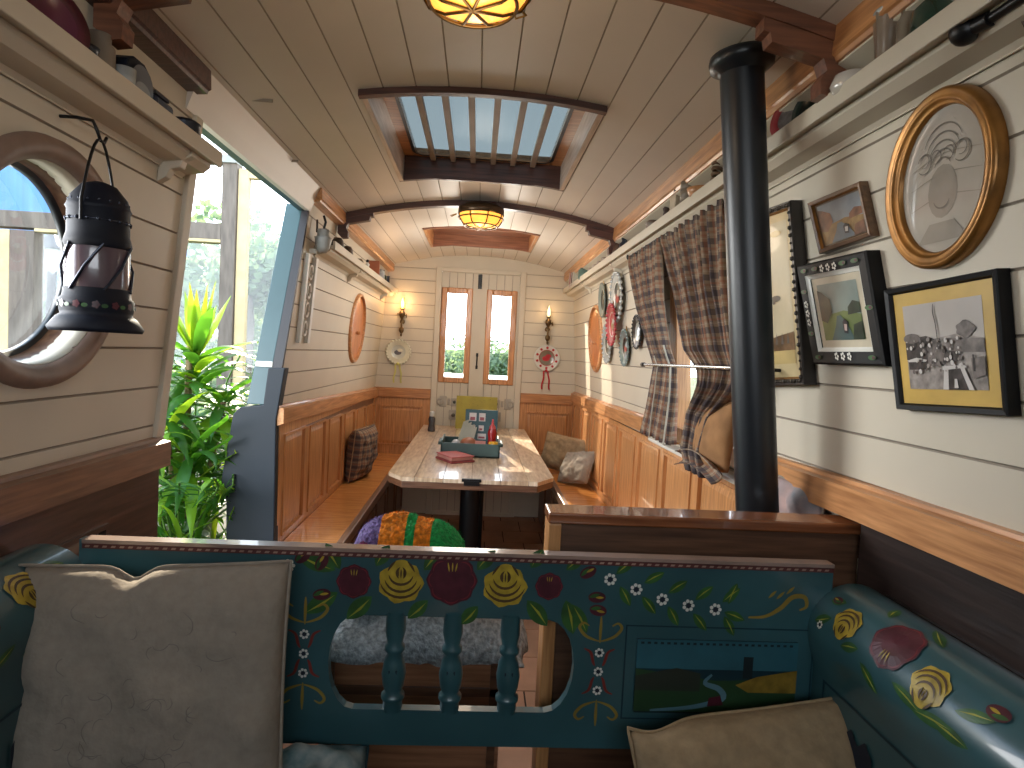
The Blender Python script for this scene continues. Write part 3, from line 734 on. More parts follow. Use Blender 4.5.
def stroke(mb, fn, pts, w, mi, lay=2):
    P_ = [pts[0]]+list(pts)+[pts[-1]]; q_ = []
    for i in range(1, len(P_)-2):
        for k in range(5):
            t = k/5; a, b, c, d = P_[i-1], P_[i], P_[i+1], P_[i+2]
            q_.append(tuple(.5*((2*b[j])+(-a[j]+c[j])*t+(2*a[j]-5*b[j]+4*c[j]-d[j])*t*t+(-a[j]+3*b[j]-3*c[j]+d[j])*t**3) for j in (0, 1)))
    pts = q_+[pts[-1]]
    off = .0006*(lay+1); L = []; Rr = []; n = len(pts)
    for i, p in enumerate(pts):
        a = pts[max(i-1, 0)]; b = pts[min(i+1, n-1)]; dx, dz = b[0]-a[0], b[1]-a[1]; l = sqrt(dx*dx+dz*dz) or 1; t = i/(n-1); ww = w*(.35+.65*sin(pi*t))/2
        L.append(fn(p[0]-dz/l*ww, p[1]+dx/l*ww, off)); Rr.append(fn(p[0]+dz/l*ww, p[1]-dx/l*ww, off))
    mb.add(L+Rr, [(i, i+1, n+i+1, n+i) for i in range(n-1)], mi)
def arc(x, z, r, a0, a1, n=10, sx=1): return [(x+r*cos(radians(a0+(a1-a0)*k/n))*sx, z+r*sin(radians(a0+(a1-a0)*k/n))) for k in range(n+1)]
def bp(u, v): p = onY(u, v, YB); return p.x, p.z
K = YB/F
fn = sface
rose_m(mb, fn, *bp(354, 581), 17*K); rose_y(mb, fn, *bp(401, 580), 22*K); rose_m(mb, fn, *bp(452, 580), 25*K); rose_y(mb, fn, *bp(505, 584), 22*K); rose_m(mb, fn, *bp(549, 586), 14*K)
for (u, v, a, L, w) in ((336, 570, 160, 36, 6), (338, 592, 215, 34, 6), (340, 565, 120, 26, 5), (372, 596, 225, 30, 6), (376, 562, 60, 22, 5), (424, 566, 50, 22, 5), (428, 600, 225, 24, 5), (477, 566, 50, 24, 5), (478, 606, 230, 22, 5), (527, 600, 310, 30, 6), (531, 564, 60, 20, 5), (566, 600, 285, 32, 6), (572, 604, 300, 30, 5), (566, 570, 40, 20, 4)):
    x, z = bp(u, v+(4 if v < 570 else 0)); leaf(mb, fn, x, z, radians(a), L*K*1.15, w*K*1.45, 0)
for (u, v, a) in ((303, 556, 40), (322, 562, 60), (322, 594, 10), (588, 572, 30), (597, 597, 0), (598, 610, -10)): bud(mb, fn, *bp(u, v), 6.5*K, radians(a))
for (u, v) in ((289, 565), (610, 579), (636, 589), (662, 599), (688, 605), (715, 609)): daisy(mb, fn, *bp(u, v), 6.5*K)
for (u, v, a) in ((616, 574, 40), (620, 586, -60), (644, 583, 30), (642, 596, -50), (668, 593, 35), (668, 606, -60), (695, 600, 40), (693, 613, -50), (722, 602, 40), (724, 612, -20), (724, 616, -60), (728, 604, 70)):
    leaf(mb, fn, *bp(u, v), radians(a), 24*K, 5*K, 0)
stroke(mb, fn, [bp(u, v) for u, v in ((748, 617), (765, 616), (780, 608), (792, 597), (804, 597), (806, 606), (799, 610))], 5*K, MI['oc'])
for u, v in ((768, 598), (776, 599), (786, 594)): leaf(mb, fn, *bp(u, v), radians(45), 12*K, 1.5*K, 1, MI['oc'], False)
for (u, v) in ((304, 653), (598, 671)):     # scroll columns either side of the spindles
    x, z = bp(u, v); q = K
    for d in (-20, 0, 20): daisy(mb, fn, x, z+d*q, 5*q)
    for sx_ in (-1, 1):
        stroke(mb, fn, [(x+sx_*t[0]*q, z+t[1]*q) for t in ((16, 24), (9, 20), (6, 10), (4, 6))], 3*q, MI['r'])
        stroke(mb, fn, [(x+sx_*t[0]*q, z-t[1]*q) for t in ((16, 24), (9, 20), (6, 10), (4, 6))], 3*q, MI['r'])
        for up in (-1, 1):
            stroke(mb, fn, [(x+sx_*t[0]*q, z+up*t[1]*q) for t in ((1, 32), (8, 34), (16, 38), (22, 46), (18, 51), (12, 48))], 3.2*q, MI['oc'])
    for up in (-1, 1): stroke(mb, fn, [(x, z+up*30*q), (x, z+up*45*q), (x, z+up*58*q)], 3*q, MI['oc'])
# recessed border lines round the landscape panel
x0, z1 = bp(626, 626); x1, z0 = bp(806, 722)
for (a, b, c, d) in ((x0, x1, z1, z1+.003), (x0, x1, z0, z0+.003), (x0, x0+.003, z0, z1), (x1, x1+.003, z0, z1)): mb.decal(fn, [(a, c), (b, c), (b, d), (a, d)], 0, MI['dk'])
bb = mb.build('back_board', BM, SB)
# top trim with rope dashes
mb = MB(); mb.box(-.725, .738, YB-.009, YB+TH, 1.053, 1.060, 0); mb.box(-.725, .738, YB-.008, YB+TH, 1.043, 1.052, 1)
for k in range(92):
    x = -.72+k*.0158; mb.add([(x, YB-.0087, 1.0455), (x+.008, YB-.0087, 1.0455), (x+.010, YB-.0087, 1.0495), (x+.002, YB-.0087, 1.0495)], [(0, 1, 2, 3)], 2)
mb.build('top_rail', [mat('rail_edge_highlight', (150, 128, 116), .25, coat=.5), mat('rope_red', (84, 40, 38), .45), mat('rope_cream', (150, 122, 108), .45)], SB)  # pale top edge has the sky highlight put into its colour
# spindles
for xc in (-.135, -.022, .092):
    mb = MB(); prof = [(.019, 0), (.019, .02), (.023, .025), (.023, .032), (.016, .037), (.021, .05), (.024, .075), (.02, .1), (.014, .115), (.02, .122), (.02, .13), (.015, .136), (.02, .16), (.019, .2)]
    mb.lathe(prof, (xc, YB+TH/2, oz0-.004), (0, 0, 1), 20)
    for k in (-1, 0, 1): mb.prism([(xc+k*.005-.0015, YB-.0115, .80), (xc+k*.005+.0015, YB-.0115, .80), (xc+k*.007+.0015, YB-.0115, .822), (xc+k*.007-.0015, YB-.0115, .822)], (0, .003, 0), 1)
    mb.build('spindle', [blue, navy], SB)
# landscape panel
x0, z1 = bp(637, 638); x1, z0 = bp(792, 713)
lp = MB(); W_, H_ = x1-x0, z1-z0
def q_(pts, mi, lay): lp.decal(sface, [(x0+W_*a, z0+H_*b) for a, b in pts], lay, mi)
lp.box(x0, x1, YB-.004, YB, z0, z1, 0)
fl = lambda x, z, o: Vector((x, YB-.004-o, z))
def ql(pts, mi, lay): lp.decal(fl, [(x0+W_*a, z0+H_*b) for a, b in pts], lay, mi)
ql([(0, .6), (1, .6), (1, 1), (0, 1)], 1, 0); ql([(0, 0), (1, 0), (1, .5), (.5, .45), (0, .6)], 2, 1)
ql([(0, .5), (.25, .62), (.4, .55), (.4, .3), (0, .3)], 3, 2); ql([(.62, .4), (.75, .52), (1, .62), (1, .3), (.7, .3)], 4, 3)
stroke(lp, fl, [(x0+W_*a, z0+H_*b) for a, b in [(.1, .03), (.35, .08), (.54, .2), (.52, .34), (.43, .42), (.47, .54)]], .012, 5, 4)
ql([(.45, .1), (.55, .12), (.53, .25), (.46, .22)], 6, 5); ql([(.66, .5), (.72, .5), (.72, .8), (.66, .8)], 7, 5)
ql([(.0, .0), (.0, .02), (1, .02), (1, 0)], 7, 6)
for k in range(24): ql([(.02+k*.04, .95), (.04+k*.04, .95), (.04+k*.04, .98), (.02+k*.04, .98)], 7, 6)
lp.build('landscape_panel', [blued, mat('pale_sky_paint', (44, 92, 104), .4), mat('green_field_paint', (38, 66, 40), .4), mat('dark_hill_paint', (42, 48, 40), .4), mat('gold_field_paint', (130, 106, 40), .4, var=.2, scale=40), mat('river_paint', (84, 120, 132), .4), maroon, mat('castle_paint', (14, 30, 34), .5)], bb)
# arms: rolled top plus flat inner panel
def arm(s):
    xc, zc, r = (.79, .925, .093) if s > 0 else (.80, .952, .093); ya, yb = .70, YB+.005
    mb = MB()
    def surf(y, a, o):  # a angle about axis
        return Vector((s*(xc+(r+o)*cos(a)), y, zc+(r+o)*sin(a)))
    prof = [(.715, .50), (.715, .845), (.712, .862)]
    A = [radians(200-(k*200/20)) for k in range(0, 24)]
    cs = [(s*x, z) for x, z in prof]+[(s*(xc+r*cos(a)), zc+r*sin(a)) for a in A]
    n = len(cs)
    mb.add([(x, ya, z) for x, z in cs]+[(x, yb, z) for x, z in cs], [(i, i+1, n+i+1, n+i) for i in range(n-1)], 0, True)
    # end face
    mb.add([(x, ya, z) for x, z in cs]+[(s*.86, ya, .5)], [tuple(range(n+1))], 0)
    mb.add([(x, yb, z) for x, z in cs]+[(s*.86, yb, .5)], [tuple(range(n+1))], 0)
    mb.box(*sorted((s*.716, s*.74)), ya+.002, yb-.002, .5, .86, 0)
    sf = lambda y, t, o: surf(y, t/r, o)   # t arc length
    g = lambda y, deg: (y, radians(deg)*r)
    fwd = lambda y, t, o: surf(y, t/r, o)
    if s > 0:
        rose_y(mb, fwd, *g(1.10, 146), .032); rose_m(mb, fwd, *g(.985, 132), .047); rose_y(mb, fwd, *g(.885, 148), .034)
        for (y, dg, a, L) in ((1.14, 150, 30, .04), (1.14, 125, 20, .03), (1.09, 170, 200, .04), (1.05, 110, -60, .035), (1.03, 170, 150, .05), (.93, 105, -30, .06), (.95, 165, 170, .06), (.90, 175, 190, .07), (.86, 170, 180, .06), (.83, 150, 200, .05)):
            leaf(mb, fwd, *g(y, dg), radians(a), L*1.2, .0095, 0)
        bud(mb, fwd, *g(.78, 130), .013, 0); bud(mb, fwd, *g(1.16, 128), .009, 0); daisy(mb, fwd, *g(1.16, 165), .008)
    else:
        rose_y(mb, fwd, *g(1.06, 138), .036); rose_m(mb, fwd, *g(.94, 140), .045)
        for (y, dg, a, L) in ((1.12, 120, 20, .04), (1.12, 160, -20, .04), (1.05, 180, 120, .05), (1.0, 180, 150, .05)): leaf(mb, fwd, *g(y, dg), radians(a), L*1.2, .0095, 0)
    o = mb.build('arm', BM, SB)
    # inner painted panel frame
    mb = MB(); fi = lambda y, z, o: Vector((s*(.714-o), y, z))
    for (a, b, c, d) in ((.74, 1.16, .835, .84), (.74, 1.16, .56, .565), (.74, .745, .56, .84), (1.155, 1.16, .56, .84)): mb.decal(fi, [(a, c), (b, c), (b, d), (a, d)], 0, 0)
    mb.decal(fi, [(.76, .58), (1.14, .58), (1.14, .68), (1.0, .70), (.76, .66)], 1, 1)
    mb.decal(fi, [(1.0, .66), (1.08, .66), (1.08, .78), (1.06, .8), (1.04, .78), (1.02, .8), (1.0, .78)], 2, 2)
    mb.decal(fi, [(.9, .66), (.96, .66), (.95, .74), (.91, .74)], 2, 3)
    mb.build('arm_panel', [blued, mat('green_field_paint', (38, 66, 40)), navy, whitem], o)
arm(1); arm(-1)
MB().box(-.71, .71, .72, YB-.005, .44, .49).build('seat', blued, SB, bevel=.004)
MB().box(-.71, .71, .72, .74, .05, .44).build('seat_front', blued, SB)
for s in (-1, 1): MB().box(*sorted((s*.72, s*.80)), .72, .79, 0, .5).build('leg', blue, SB)
for s in (-1, 1): MB().box(*sorted((s*.72, s*.80)), YB-.04, YB+.02, 0, .67).build('leg', blue, SB)
ct = MB(); ct.box(-.7, .7, .73, YB-.01, .49, .545)
tag(ct.build('seat_cushion', mat('black_cushion', (26, 24, 30), .9, var=.2), bevel=.02), 'flat black seat cushion lying on the teal settle', 'cushion')

# ------------------------------------------------------------------ cushions
def pillow(name, c, w, h, t, rx, rz, ry, mats, label, group=None, dents=(), seed=0, pat=None, n=34, cat='cushion'):
    M = Matrix.Rotation(rz, 4, 'Z') @ Matrix.Rotation(rx, 4, 'X') @ Matrix.Rotation(ry, 4, 'Y'); c = Vector(c)
    mb = MB()
    def pt(u, v, sd):
        a, b = u*2-1, v*2-1
        k = (1-abs(a)**2.6)*(1-abs(b)**2.6); th = t/2*max(0, k)**.42
        px = a*w/2*(1-.03*(1-b*b)*abs(a)); pz = b*h/2*(1-.025*(1-a*a)*abs(b))
        pz -= (lambda q: q)(1)*sum(dd*math.exp(-((u-du)/dw)**2)*max(0, b)**3 for du, dw, dd in dents)
        wr = noise.noise(Vector((a*2.2+seed, b*2.2, sd)))*.018+noise.noise(Vector((a*5+seed, b*3, sd*2+5)))*.010+abs(noise.noise(Vector((a*3+b*4+seed, b*2-a, 7))))*.010
        return c+(M @ Vector((px, sd*(th+wr*min(1, k*3)), pz)))
    uv = lambda u, v: (u*w*2.2, v*h*2.2)
    mb.grid(lambda u, v: pt(u, v, -1), n, n, 0, uv=uv); mb.grid(lambda u, v: pt(u, v, 1), n, n, 0, uv=uv)
    root = thing(name, label, cat, tuple(c-Vector((0, 0, h/2))), group)
    if pat: pat(mb, lambda u, v, o_: pt(u, v, -1)+(M @ Vector((0, -o_-.0008, 0))))
    o = mb.build('cover', list(mats)+([linenf] if pat else []), root)
    bm = bmesh.new(); bm.from_mesh(o.data); bmesh.ops.remove_doubles(bm, verts=bm.verts, dist=2e-4); bmesh.ops.recalc_face_normals(bm, faces=bm.faces); bm.to_mesh(o.data); bm.free()
    e = [pt(k/n, 0, 1) for k in range(n)]+[pt(1, k/n, 1) for k in range(n)]+[pt(1-k/n, 1, 1) for k in range(n)]+[pt(0, 1-k/n, 1) for k in range(n+1)]
    MB().tube(e, .0035, 6, cap=False).build('piping', mats[-1] if isinstance(mats, list) else mats, root)
    return root
def printcover(mb, fn):
    S = lambda pts, w: stroke(mb, fn, pts, w, 2, 1)
    rs = random.Random(17)
    for k in range(46):
        x, y = rs.gauss(.5, .13), rs.gauss(.48, .2)
        if not (.15 < x < .85 and .08 < y < .9): continue
        a = rs.uniform(0, 360); rad = rs.uniform(.015, .07); S([(x+rad*t*cos(radians(a+130*t)), y+rad*t*sin(radians(a+130*t))) for t in (.3, .6, .9, 1.2)], .0035)
pillow('linen_cushion', (-.535, 1.075, .832), .455, .44, .13, radians(-9), radians(2), radians(-2), [linen, linen], 'large grey linen cushion leaning at left end of settle', dents=((.42, .06, .022),), seed=2, pat=printcover)
pillow('throw_cushion', (-.31, 1.06, .625), .30, .26, .10, radians(-75), radians(8), 0, [mat('teal_print', (60, 96, 104), .9, c2=(150, 160, 160), scale=26), mat('teal_piping', (30, 60, 70), .8)], 'small teal patterned cushion lying beside the grey linen one', seed=13)
pillow('linen_cushion', (.545, 1.03, .645), .44, .36, .13, radians(-28), radians(3), radians(-5), [linenb, linenb], 'beige linen cushion slumped at right end of settle', seed=9, dents=((.1, .12, .02),))
MB_tag = MB(); 
pillow('scatter_cushion', (.715, 4.80, .69), .36, .28, .12, radians(-14), radians(-24), radians(8), [linenb, linenb], 'beige cushion upright on right bench against far wall', seed=4)
pillow('scatter_cushion', (.755, 4.42, .655), .30, .25, .10, radians(-30), radians(-60), radians(-12), [linen, linen], 'beige cushion slumped in front of upright one, right bench', seed=6)
pillow('patterned_cushion', (.828, 1.60, 1.0), .30, .32, .055, radians(-5), radians(-80), 0, [mat('pink_pattern', (196, 160, 150), .9, c2=(110, 120, 128), scale=9), linen], 'pink and grey patterned cushion under right rail by flue', seed=5)
# plaid bag on left bench
pb = pillow('plaid_cushion', (-.775, 4.35, .71), .40, .36, .15, radians(6), radians(82), 0, [plaid, linenb], 'brown plaid cushion with ears standing on left bench', seed=3)

# ------------------------------------------------------------------ box, blankets
Bx = thing('wooden_chest', 'plain brown wooden chest behind the settle under blankets', 'chest', (-.1, 1.7, 0))
MB().box(-.34, .10, 1.5, 1.92, .0, .70).build('body', wood('chest_wood', (160, 112, 82), (128, 86, 60), 0), Bx, bevel=.004)
mb = MB()
mb.box(-.33, .09, 1.492, 1.5, .60, .62).box(-.33, .09, 1.492, 1.5, .25, .27).box(-.33, -.31, 1.492, 1.5, .05, .68).box(.07, .09, 1.492, 1.5, .05, .68); mb.build('moulding', oakdx, Bx)
def knit(name, c, sx, sy, h, m, label, seed, wave=70, amp=.004, sq=2.2, rim=0):
    mb = MB(); c = Vector(c)
    def fn(u, v):
        a, b = u*2-1, v*2-1; k = max(0, (1-abs(a)**sq)*(1-abs(b)**sq))**.5
        z = h*k*(1+.35*noise.noise(Vector((a*1.7+seed, b*1.7, seed))))+amp*abs(sin(u*wave)*sin(v*wave))+.012*noise.noise(Vector((a*6, b*6, seed)))
        fold = .02*sin(a*5+b*3+seed)
        return c+Vector((a*sx/2*(1+.04*sin(b*9)), b*sy/2*(1+.04*sin(a*8)), max(0, z)+max(0, fold)*k))
    mb.grid(fn, 90, 70)
    o = mb.build(name, m, org=c); b = o.modifiers.new('thick', 'SOLIDIFY'); b.thickness = .006
    return o
kg = mat('grey_knit', (178, 186, 190), .95, var=.25, scale=90, bump=.8)
tag(knit('knitted_blanket', (-.10, 1.66, .702), .50, .42, .18, kg, '', 3), 'grey cable knit blanket heaped on the wooden chest', 'blanket')
tag(knit('knitted_throw', (-.25, 1.55, .83), .20, .16, .09, mat('pink_knit', (176, 62, 96), .95, var=.25, scale=60, bump=.6, c2=(52, 44, 74)), '', 8), 'pink and purple throw at left end of the knit heap', 'blanket')
Cr = thing('crochet_blanket', 'fluffy crochet blanket of purple, orange and green stripes atop the heap', 'blanket', (-.16, 1.78, .92))
cols = [mat('purple_wool', (112, 92, 140), .95, var=.25, scale=80, bump=.8), mat('orange_wool', (228, 132, 24), .95, var=.25, scale=80, bump=.8), mat('green_wool', (20, 150, 70), .95, var=.25, scale=80, bump=.8)]
cc = Vector((-.17, 1.78, .85))
def crof(u, v):
    a, b = u*2-1, v*2-1; k = max(0, (1-abs(a)**2.2)*(1-abs(b)**2.4))**.5
    return cc+Vector((a*.16, b*.12, .118*k*(1+.25*noise.noise(Vector((a*2, b*2, 1)))-.12*a)+.006*noise.noise(Vector((a*18, b*18, 4)))))
segs = [(0, .26, 0), (.26, .48, 1), (.48, .56, 2), (.56, .70, 1), (.70, 1.0, 2)]
for (u0, u1, ci) in segs:
    mb = MB(); mb.grid(lambda u, v: crof(u0+(u1-u0)*u, v), 24, 60)
    random.seed(int(u0*100))
    for k in range(int(2600*(u1-u0))):   # wool fibres
        u = u0+(u1-u0)*random.random(); v = random.random(); p = crof(u, v)
        d = Vector((random.uniform(-1, 1), random.uniform(-1, 1), random.uniform(.2, 1))).normalized()*.009; w = Vector((random.uniform(-1, 1), random.uniform(-1, 1), 0))*.0014
        mb.add([p-w, p+w, p+d], [(0, 1, 2)])
    mb.build('stripe', cols[ci], Cr)

# ------------------------------------------------------------------ curtains
Xc = .765
def lerp(a, b, t): return a+(b-a)*t
def interp(K, z):
    if z >= K[0][0]: return K[0][1:]
    for p, q in zip(K, K[1:]):
        if z >= q[0]:
            t = (z-p[0])/(q[0]-p[0]); return tuple(lerp(p[i], q[i], t) for i in range(1, len(p)))
    return K[-1][1:]
def curtain(label, K, nf, X=Xc, group=None, name='curtain'):
    # K: (z, y_far, y_near, xoff) from top to bottom
    zt, zb = K[0][0], K[-1][0]; root = thing(name, label, 'curtain', (X, (K[0][1]+K[0][2])/2, zb), group)
    def fn(u, v):
        z = lerp(zt, zb, v); yf, yn, xo, am = interp(K, z)
        y = lerp(yf, yn, u)
        ph = u*nf*2*pi+.6*sin(v*3)
        return Vector((X+xo+am*sin(ph)+am*.4*sin(ph*2.3+v*4), y+.25*am*cos(ph), z))
    mb = MB(); mb.grid(fn, nf*12, 50, uv=lambda u, v: (u*nf*.22, v*1.7)); o = mb.build('drape', plaid, root, solid=.002)
    return root, fn
def cK(rows):
    out = []
    for z, a, b, am in rows:
        # find the pixel rows whose X=Xc intersection has height z for both edges
        res = []
        for u in (a, b):
            lo, hi = 150.0, 520.0
            for _ in range(30):
                mid = (lo+hi)/2
                if onX(u, mid, Xc).z > z: lo = mid
                else: hi = mid
            res.append(onX(u, lo, Xc).y)
        out.append((z, res[0], res[1], 0, am))
    return out
r1, f1 = curtain('brown plaid curtain gathered at far side of window, left one', cK([(1.985, 629, 661, .012), (1.94, 629, 661, .014), (1.72, 638, 662, .018), (1.5, 651, 670, .016), (1.43, 654, 677, .010), (1.32, 650, 677, .016), (1.13, 642, 673, .022)]), 7)
r2, f2 = curtain('brown plaid curtain nearer the flue with lower end tied back', cK([(1.985, 661, 724, .014), (1.95, 662, 724, .016), (1.72, 677, 727, .022), (1.5, 686, 738, .02), (1.43, 698, 742, .014), (1.38, 700, 738, .02), (1.28, 690, 716, .022), (1.15, 686, 706, .024), (1.08, 690, 708, .02)]), 9)
# pale lining edges and tan lining pouch
for f, uu in ((f1, .45), (f1, .98), (f2, .02)):
    pass
mb = MB(); mb.tube([f1(.98, v/20)+Vector((-.022, 0, 0)) for v in range(11, 21)], .004, 6); mb.tube([f1(.5, v/20)+Vector((-.022, 0, 0)) for v in range(12, 21)], .003, 6); mb.build('lining_edge', mat('lining_white', (176, 168, 152), .9), r1)
mb = MB()
def pouch(u, v):
    a, b = u*2-1, v*2-1; k = max(0, (1-abs(a)**2.4)*(1-abs(b)**2.4))**.5
    return Vector((.79-.05*k+.004*noise.noise(Vector((a*3, b*3, 2))), 1.98-a*.15-.03*b, 1.215+b*.115+.02*a))
mb.grid(pouch, 24, 24, uv=lambda u, v: (u, v)); mb.build('lining', mat('tan_lining', (150, 108, 68), .9, var=.12, scale=14, bump=.2), r2, solid=.004)
mb = MB()
def tie(u, v):
    a = v*2-1; t = u
    y = lerp(2.2, 1.84, t); z = 1.105+.03*sin(t*3)-.0*t
    return Vector((.765+.02*cos(a*2.4)-.02, y, z+.026*sin(a*1.6)))
mb.grid(tie, 20, 10, uv=lambda u, v: (u*.5, v*.2)); mb.build('tieback', plaid, r2, solid=.003)
Ro = thing('curtain_rod', 'black upper curtain rod with ball finials above window', 'curtain rod', (.765, 2.55, 1.99))
MB().tube([(.765, 3.2, 1.985), (.765, 1.84, 2.0)], .009, 12).build('rod', iron, Ro)
for yy, zz in ((3.22, 1.985), (1.83, 2.0)): MB().sphere((.765, yy, zz), .02).build('finial', iron, Ro)
for yy in (3.17, 1.93): MB().tube([(.765, yy, 1.99), (.80, yy, 1.975), (wx(1.95)-.001, yy, 1.955)], .009, 10).lathe([(.0001, 0), (.022, 0), (.022, .008), (.0001, .009)], pw(1, yy, 1.955, .0), wn(1), 16).build('bracket', iron, Ro)
Rl = thing('curtain_rod', 'thin chrome lower rod holding the curtains back', 'curtain rod', (.74, 2.2, 1.43))
MB().tube([(.735, 2.72, 1.433), (.735, 1.66, 1.443)], .006, 12).build('rod', chrome, Rl)
MB().tube([(.735, 2.735, 1.433), (.735, 2.705, 1.433)], .01, 10).tube([(.735, 2.71, 1.433), (wx(1.433), 2.71, 1.433)], .005, 8).build('bracket', iron, Rl)
MB().tube([(.735, 1.665, 1.443), (wx(1.44), 1.665, 1.443)], .005, 8).build('bracket', iron, Rl)
r3, f3 = curtain('dark plaid curtain hanging at near right corner of the frame', [(2.02, .91, .35, 0, .014), (1.9, .87, .40, .02, .016), (1.75, .82, .45, .03, .016), (1.6, .78, .48, .03, .016), (1.25, .76, .45, .03, .016)], 6)
Rn = thing('curtain_rod', 'black rod with large ball finial at near right corner', 'curtain rod', (.765, .7, 1.99))
MB().tube([(.75, .94, 1.995), (.76, .2, 2.01)], .008, 12).build('rod', iron, Rn)
MB().sphere((.745, .97, 1.998), .022, seg=20).tube([(.75, .925, 1.995), (.748, .955, 1.997)], .012, 12).build('finial', iron, Rn)

# ------------------------------------------------------------------ pictures
fblk = mat('frame_black', (9, 10, 13), .5, spec=.25)
def qframe(px, label, mats, wf, dep, pic, name='picture_frame', s=1, proud=0, orn=None, dots=None, group=None, lean=0):
    c = [onW(u, v, s, .88) for u, v in px]     # TL TR BR BL
    n = wn(s); ctr = sum(c, Vector())/4
    root = thing(name, label, 'picture', tuple(ctr-Vector((0, 0, .12))))
    def bl(a, b, o): return (c[0]*(1-a)*b + c[1]*a*b + c[2]*a*(1-b) + c[3]*(1-a)*(1-b)) + n*o
    W = (c[1]-c[0]).length; H = (c[3]-c[0]).length; fx, fz = wf/W, wf/H
    mb = MB()
    def ring(a0, o0, a1, o1, mi):   # a: inset fraction along width
        o = [bl(x, z, o0) for x, z in ((a0*fx, a0*fz), (1-a0*fx, a0*fz), (1-a0*fx, 1-a0*fz), (a0*fx, 1-a0*fz))]
        i = [bl(x, z, o1) for x, z in ((a1*fx, a1*fz), (1-a1*fx, a1*fz), (1-a1*fx, 1-a1*fz), (a1*fx, 1-a1*fz))]
        mb.add(o+i, [(k, (k+1) % 4, 4+(k+1) % 4, 4+k) for k in range(4)], mi)
    ring(0, -.001, 0, dep, 0); ring(0, dep, .12, dep+.003, 0); ring(.12, dep+.003, .75, dep+.001, 0); ring(.75, dep+.001, .85, dep-.003, 1); ring(.85, dep-.003, 1, dep-.005, 1); ring(1, dep-.005, 1, .0, 0)
    if orn:
        for k in range(90):
            t = k/90*4; e = int(t); q = t-e; a, b = [(q, 0), (1, q), (1-q, 1), (0, 1-q)][e]
            a = fx*.5+a*(1-fx); b = fz*.5+b*(1-fz)
            mb.sphere(bl(a, b, dep+.003), wf*.22*(1+.3*sin(k*1.7)), 2, 6)
    if dots: dots(mb, bl, dep+.0035, fx, fz)
    mb.build('frame', mats, root)
    pf = MB(); pfn = lambda a, b, o: bl(fx+a*(1-2*fx), fz+b*(1-2*fz), dep-.008+o)
    pic(pf, pfn, root); return root
def R4(a, b, c, d): return [(a, b), (c, b), (c, d), (a, d)]
def ell(x, y, rx, ry, n=16): return [(x+rx*cos(2*pi*k/n), y+ry*sin(2*pi*k/n)) for k in range(n)]
def gm(name, c, **k): return mat(name, c, .3, coat=.3, **k)
def pic_canal(mt, inset, seed):
    def f(pf, fn, root):
        pf.decal(fn, R4(0, 0, 1, 1), 0, 0)
        a, b = inset, 1-inset; S = lambda p: [(a+(b-a)*x, a+(b-a)*y) for x, y in p]
        D = lambda p, l, m_: pf.decal(fn, S(p), l, m_)
        D(R4(0, 0, 1, 1), 1, 1)               # sky
        D([(0, 0), (1, 0), (1, .42), (.6, .5), (.3, .46), (0, .55)], 2, 2)   # meadow
        D([(.0, .35), (.15, .3), (.32, .5), (.3, .72), (.12, .85), (0, .9)], 3, 3)   # tree left
        D([(.2, 0), (.78, 0), (.66, .25), (.52, .42), (.42, .42), (.36, .25)], 4, 4)   # canal
        D([(.55, .12), (.64, .1), (.68, .3), (.6, .36), (.54, .3)], 5, 5)   # boat
        D([(.57, .16), (.63, .15), (.65, .26), (.58, .27)], 6, 6)
        D([(.7, .42), (1, .45), (1, .62), (.85, .66), (.72, .55)], 3, 3)
        D([(.74, .0), (1, 0), (1, .3), (.8, .25)], 5, 3)
        pf.build('painting', mt, root)
    return f
canal1 = [gm('mat_cream', (206, 196, 172)), gm('sky_grey_green', (132, 148, 142), var=.15), gm('meadow', (110, 128, 72), var=.2), gm('tree_dark', (42, 58, 40), var=.3, scale=30), gm('canal_water', (70, 98, 98), var=.2), gm('boat_hull', (38, 36, 44)), gm('boat_roof_pale', (196, 176, 168))]
canal2 = [gm('mat_brown', (94, 74, 54)), gm('sky_pale', (150, 160, 168), var=.2), gm('autumn_bank', (146, 118, 74), var=.3, scale=30), gm('bridge_brick', (132, 88, 66), var=.3, scale=30), gm('canal_blue', (96, 116, 130), var=.2), gm('boat_dark', (34, 34, 38)), gm('boat_pale', (180, 180, 176))]
bw = [gm('mat_gold', (206, 172, 92)), gm('photo_sky', (178, 172, 166), var=.06), gm('photo_ground', (150, 143, 138), var=.25, scale=45), gm('photo_dark', (62, 56, 56), var=.4, scale=60), gm('photo_mid', (112, 105, 102), var=.3, scale=50), gm('photo_light', (206, 202, 198), var=.1)]
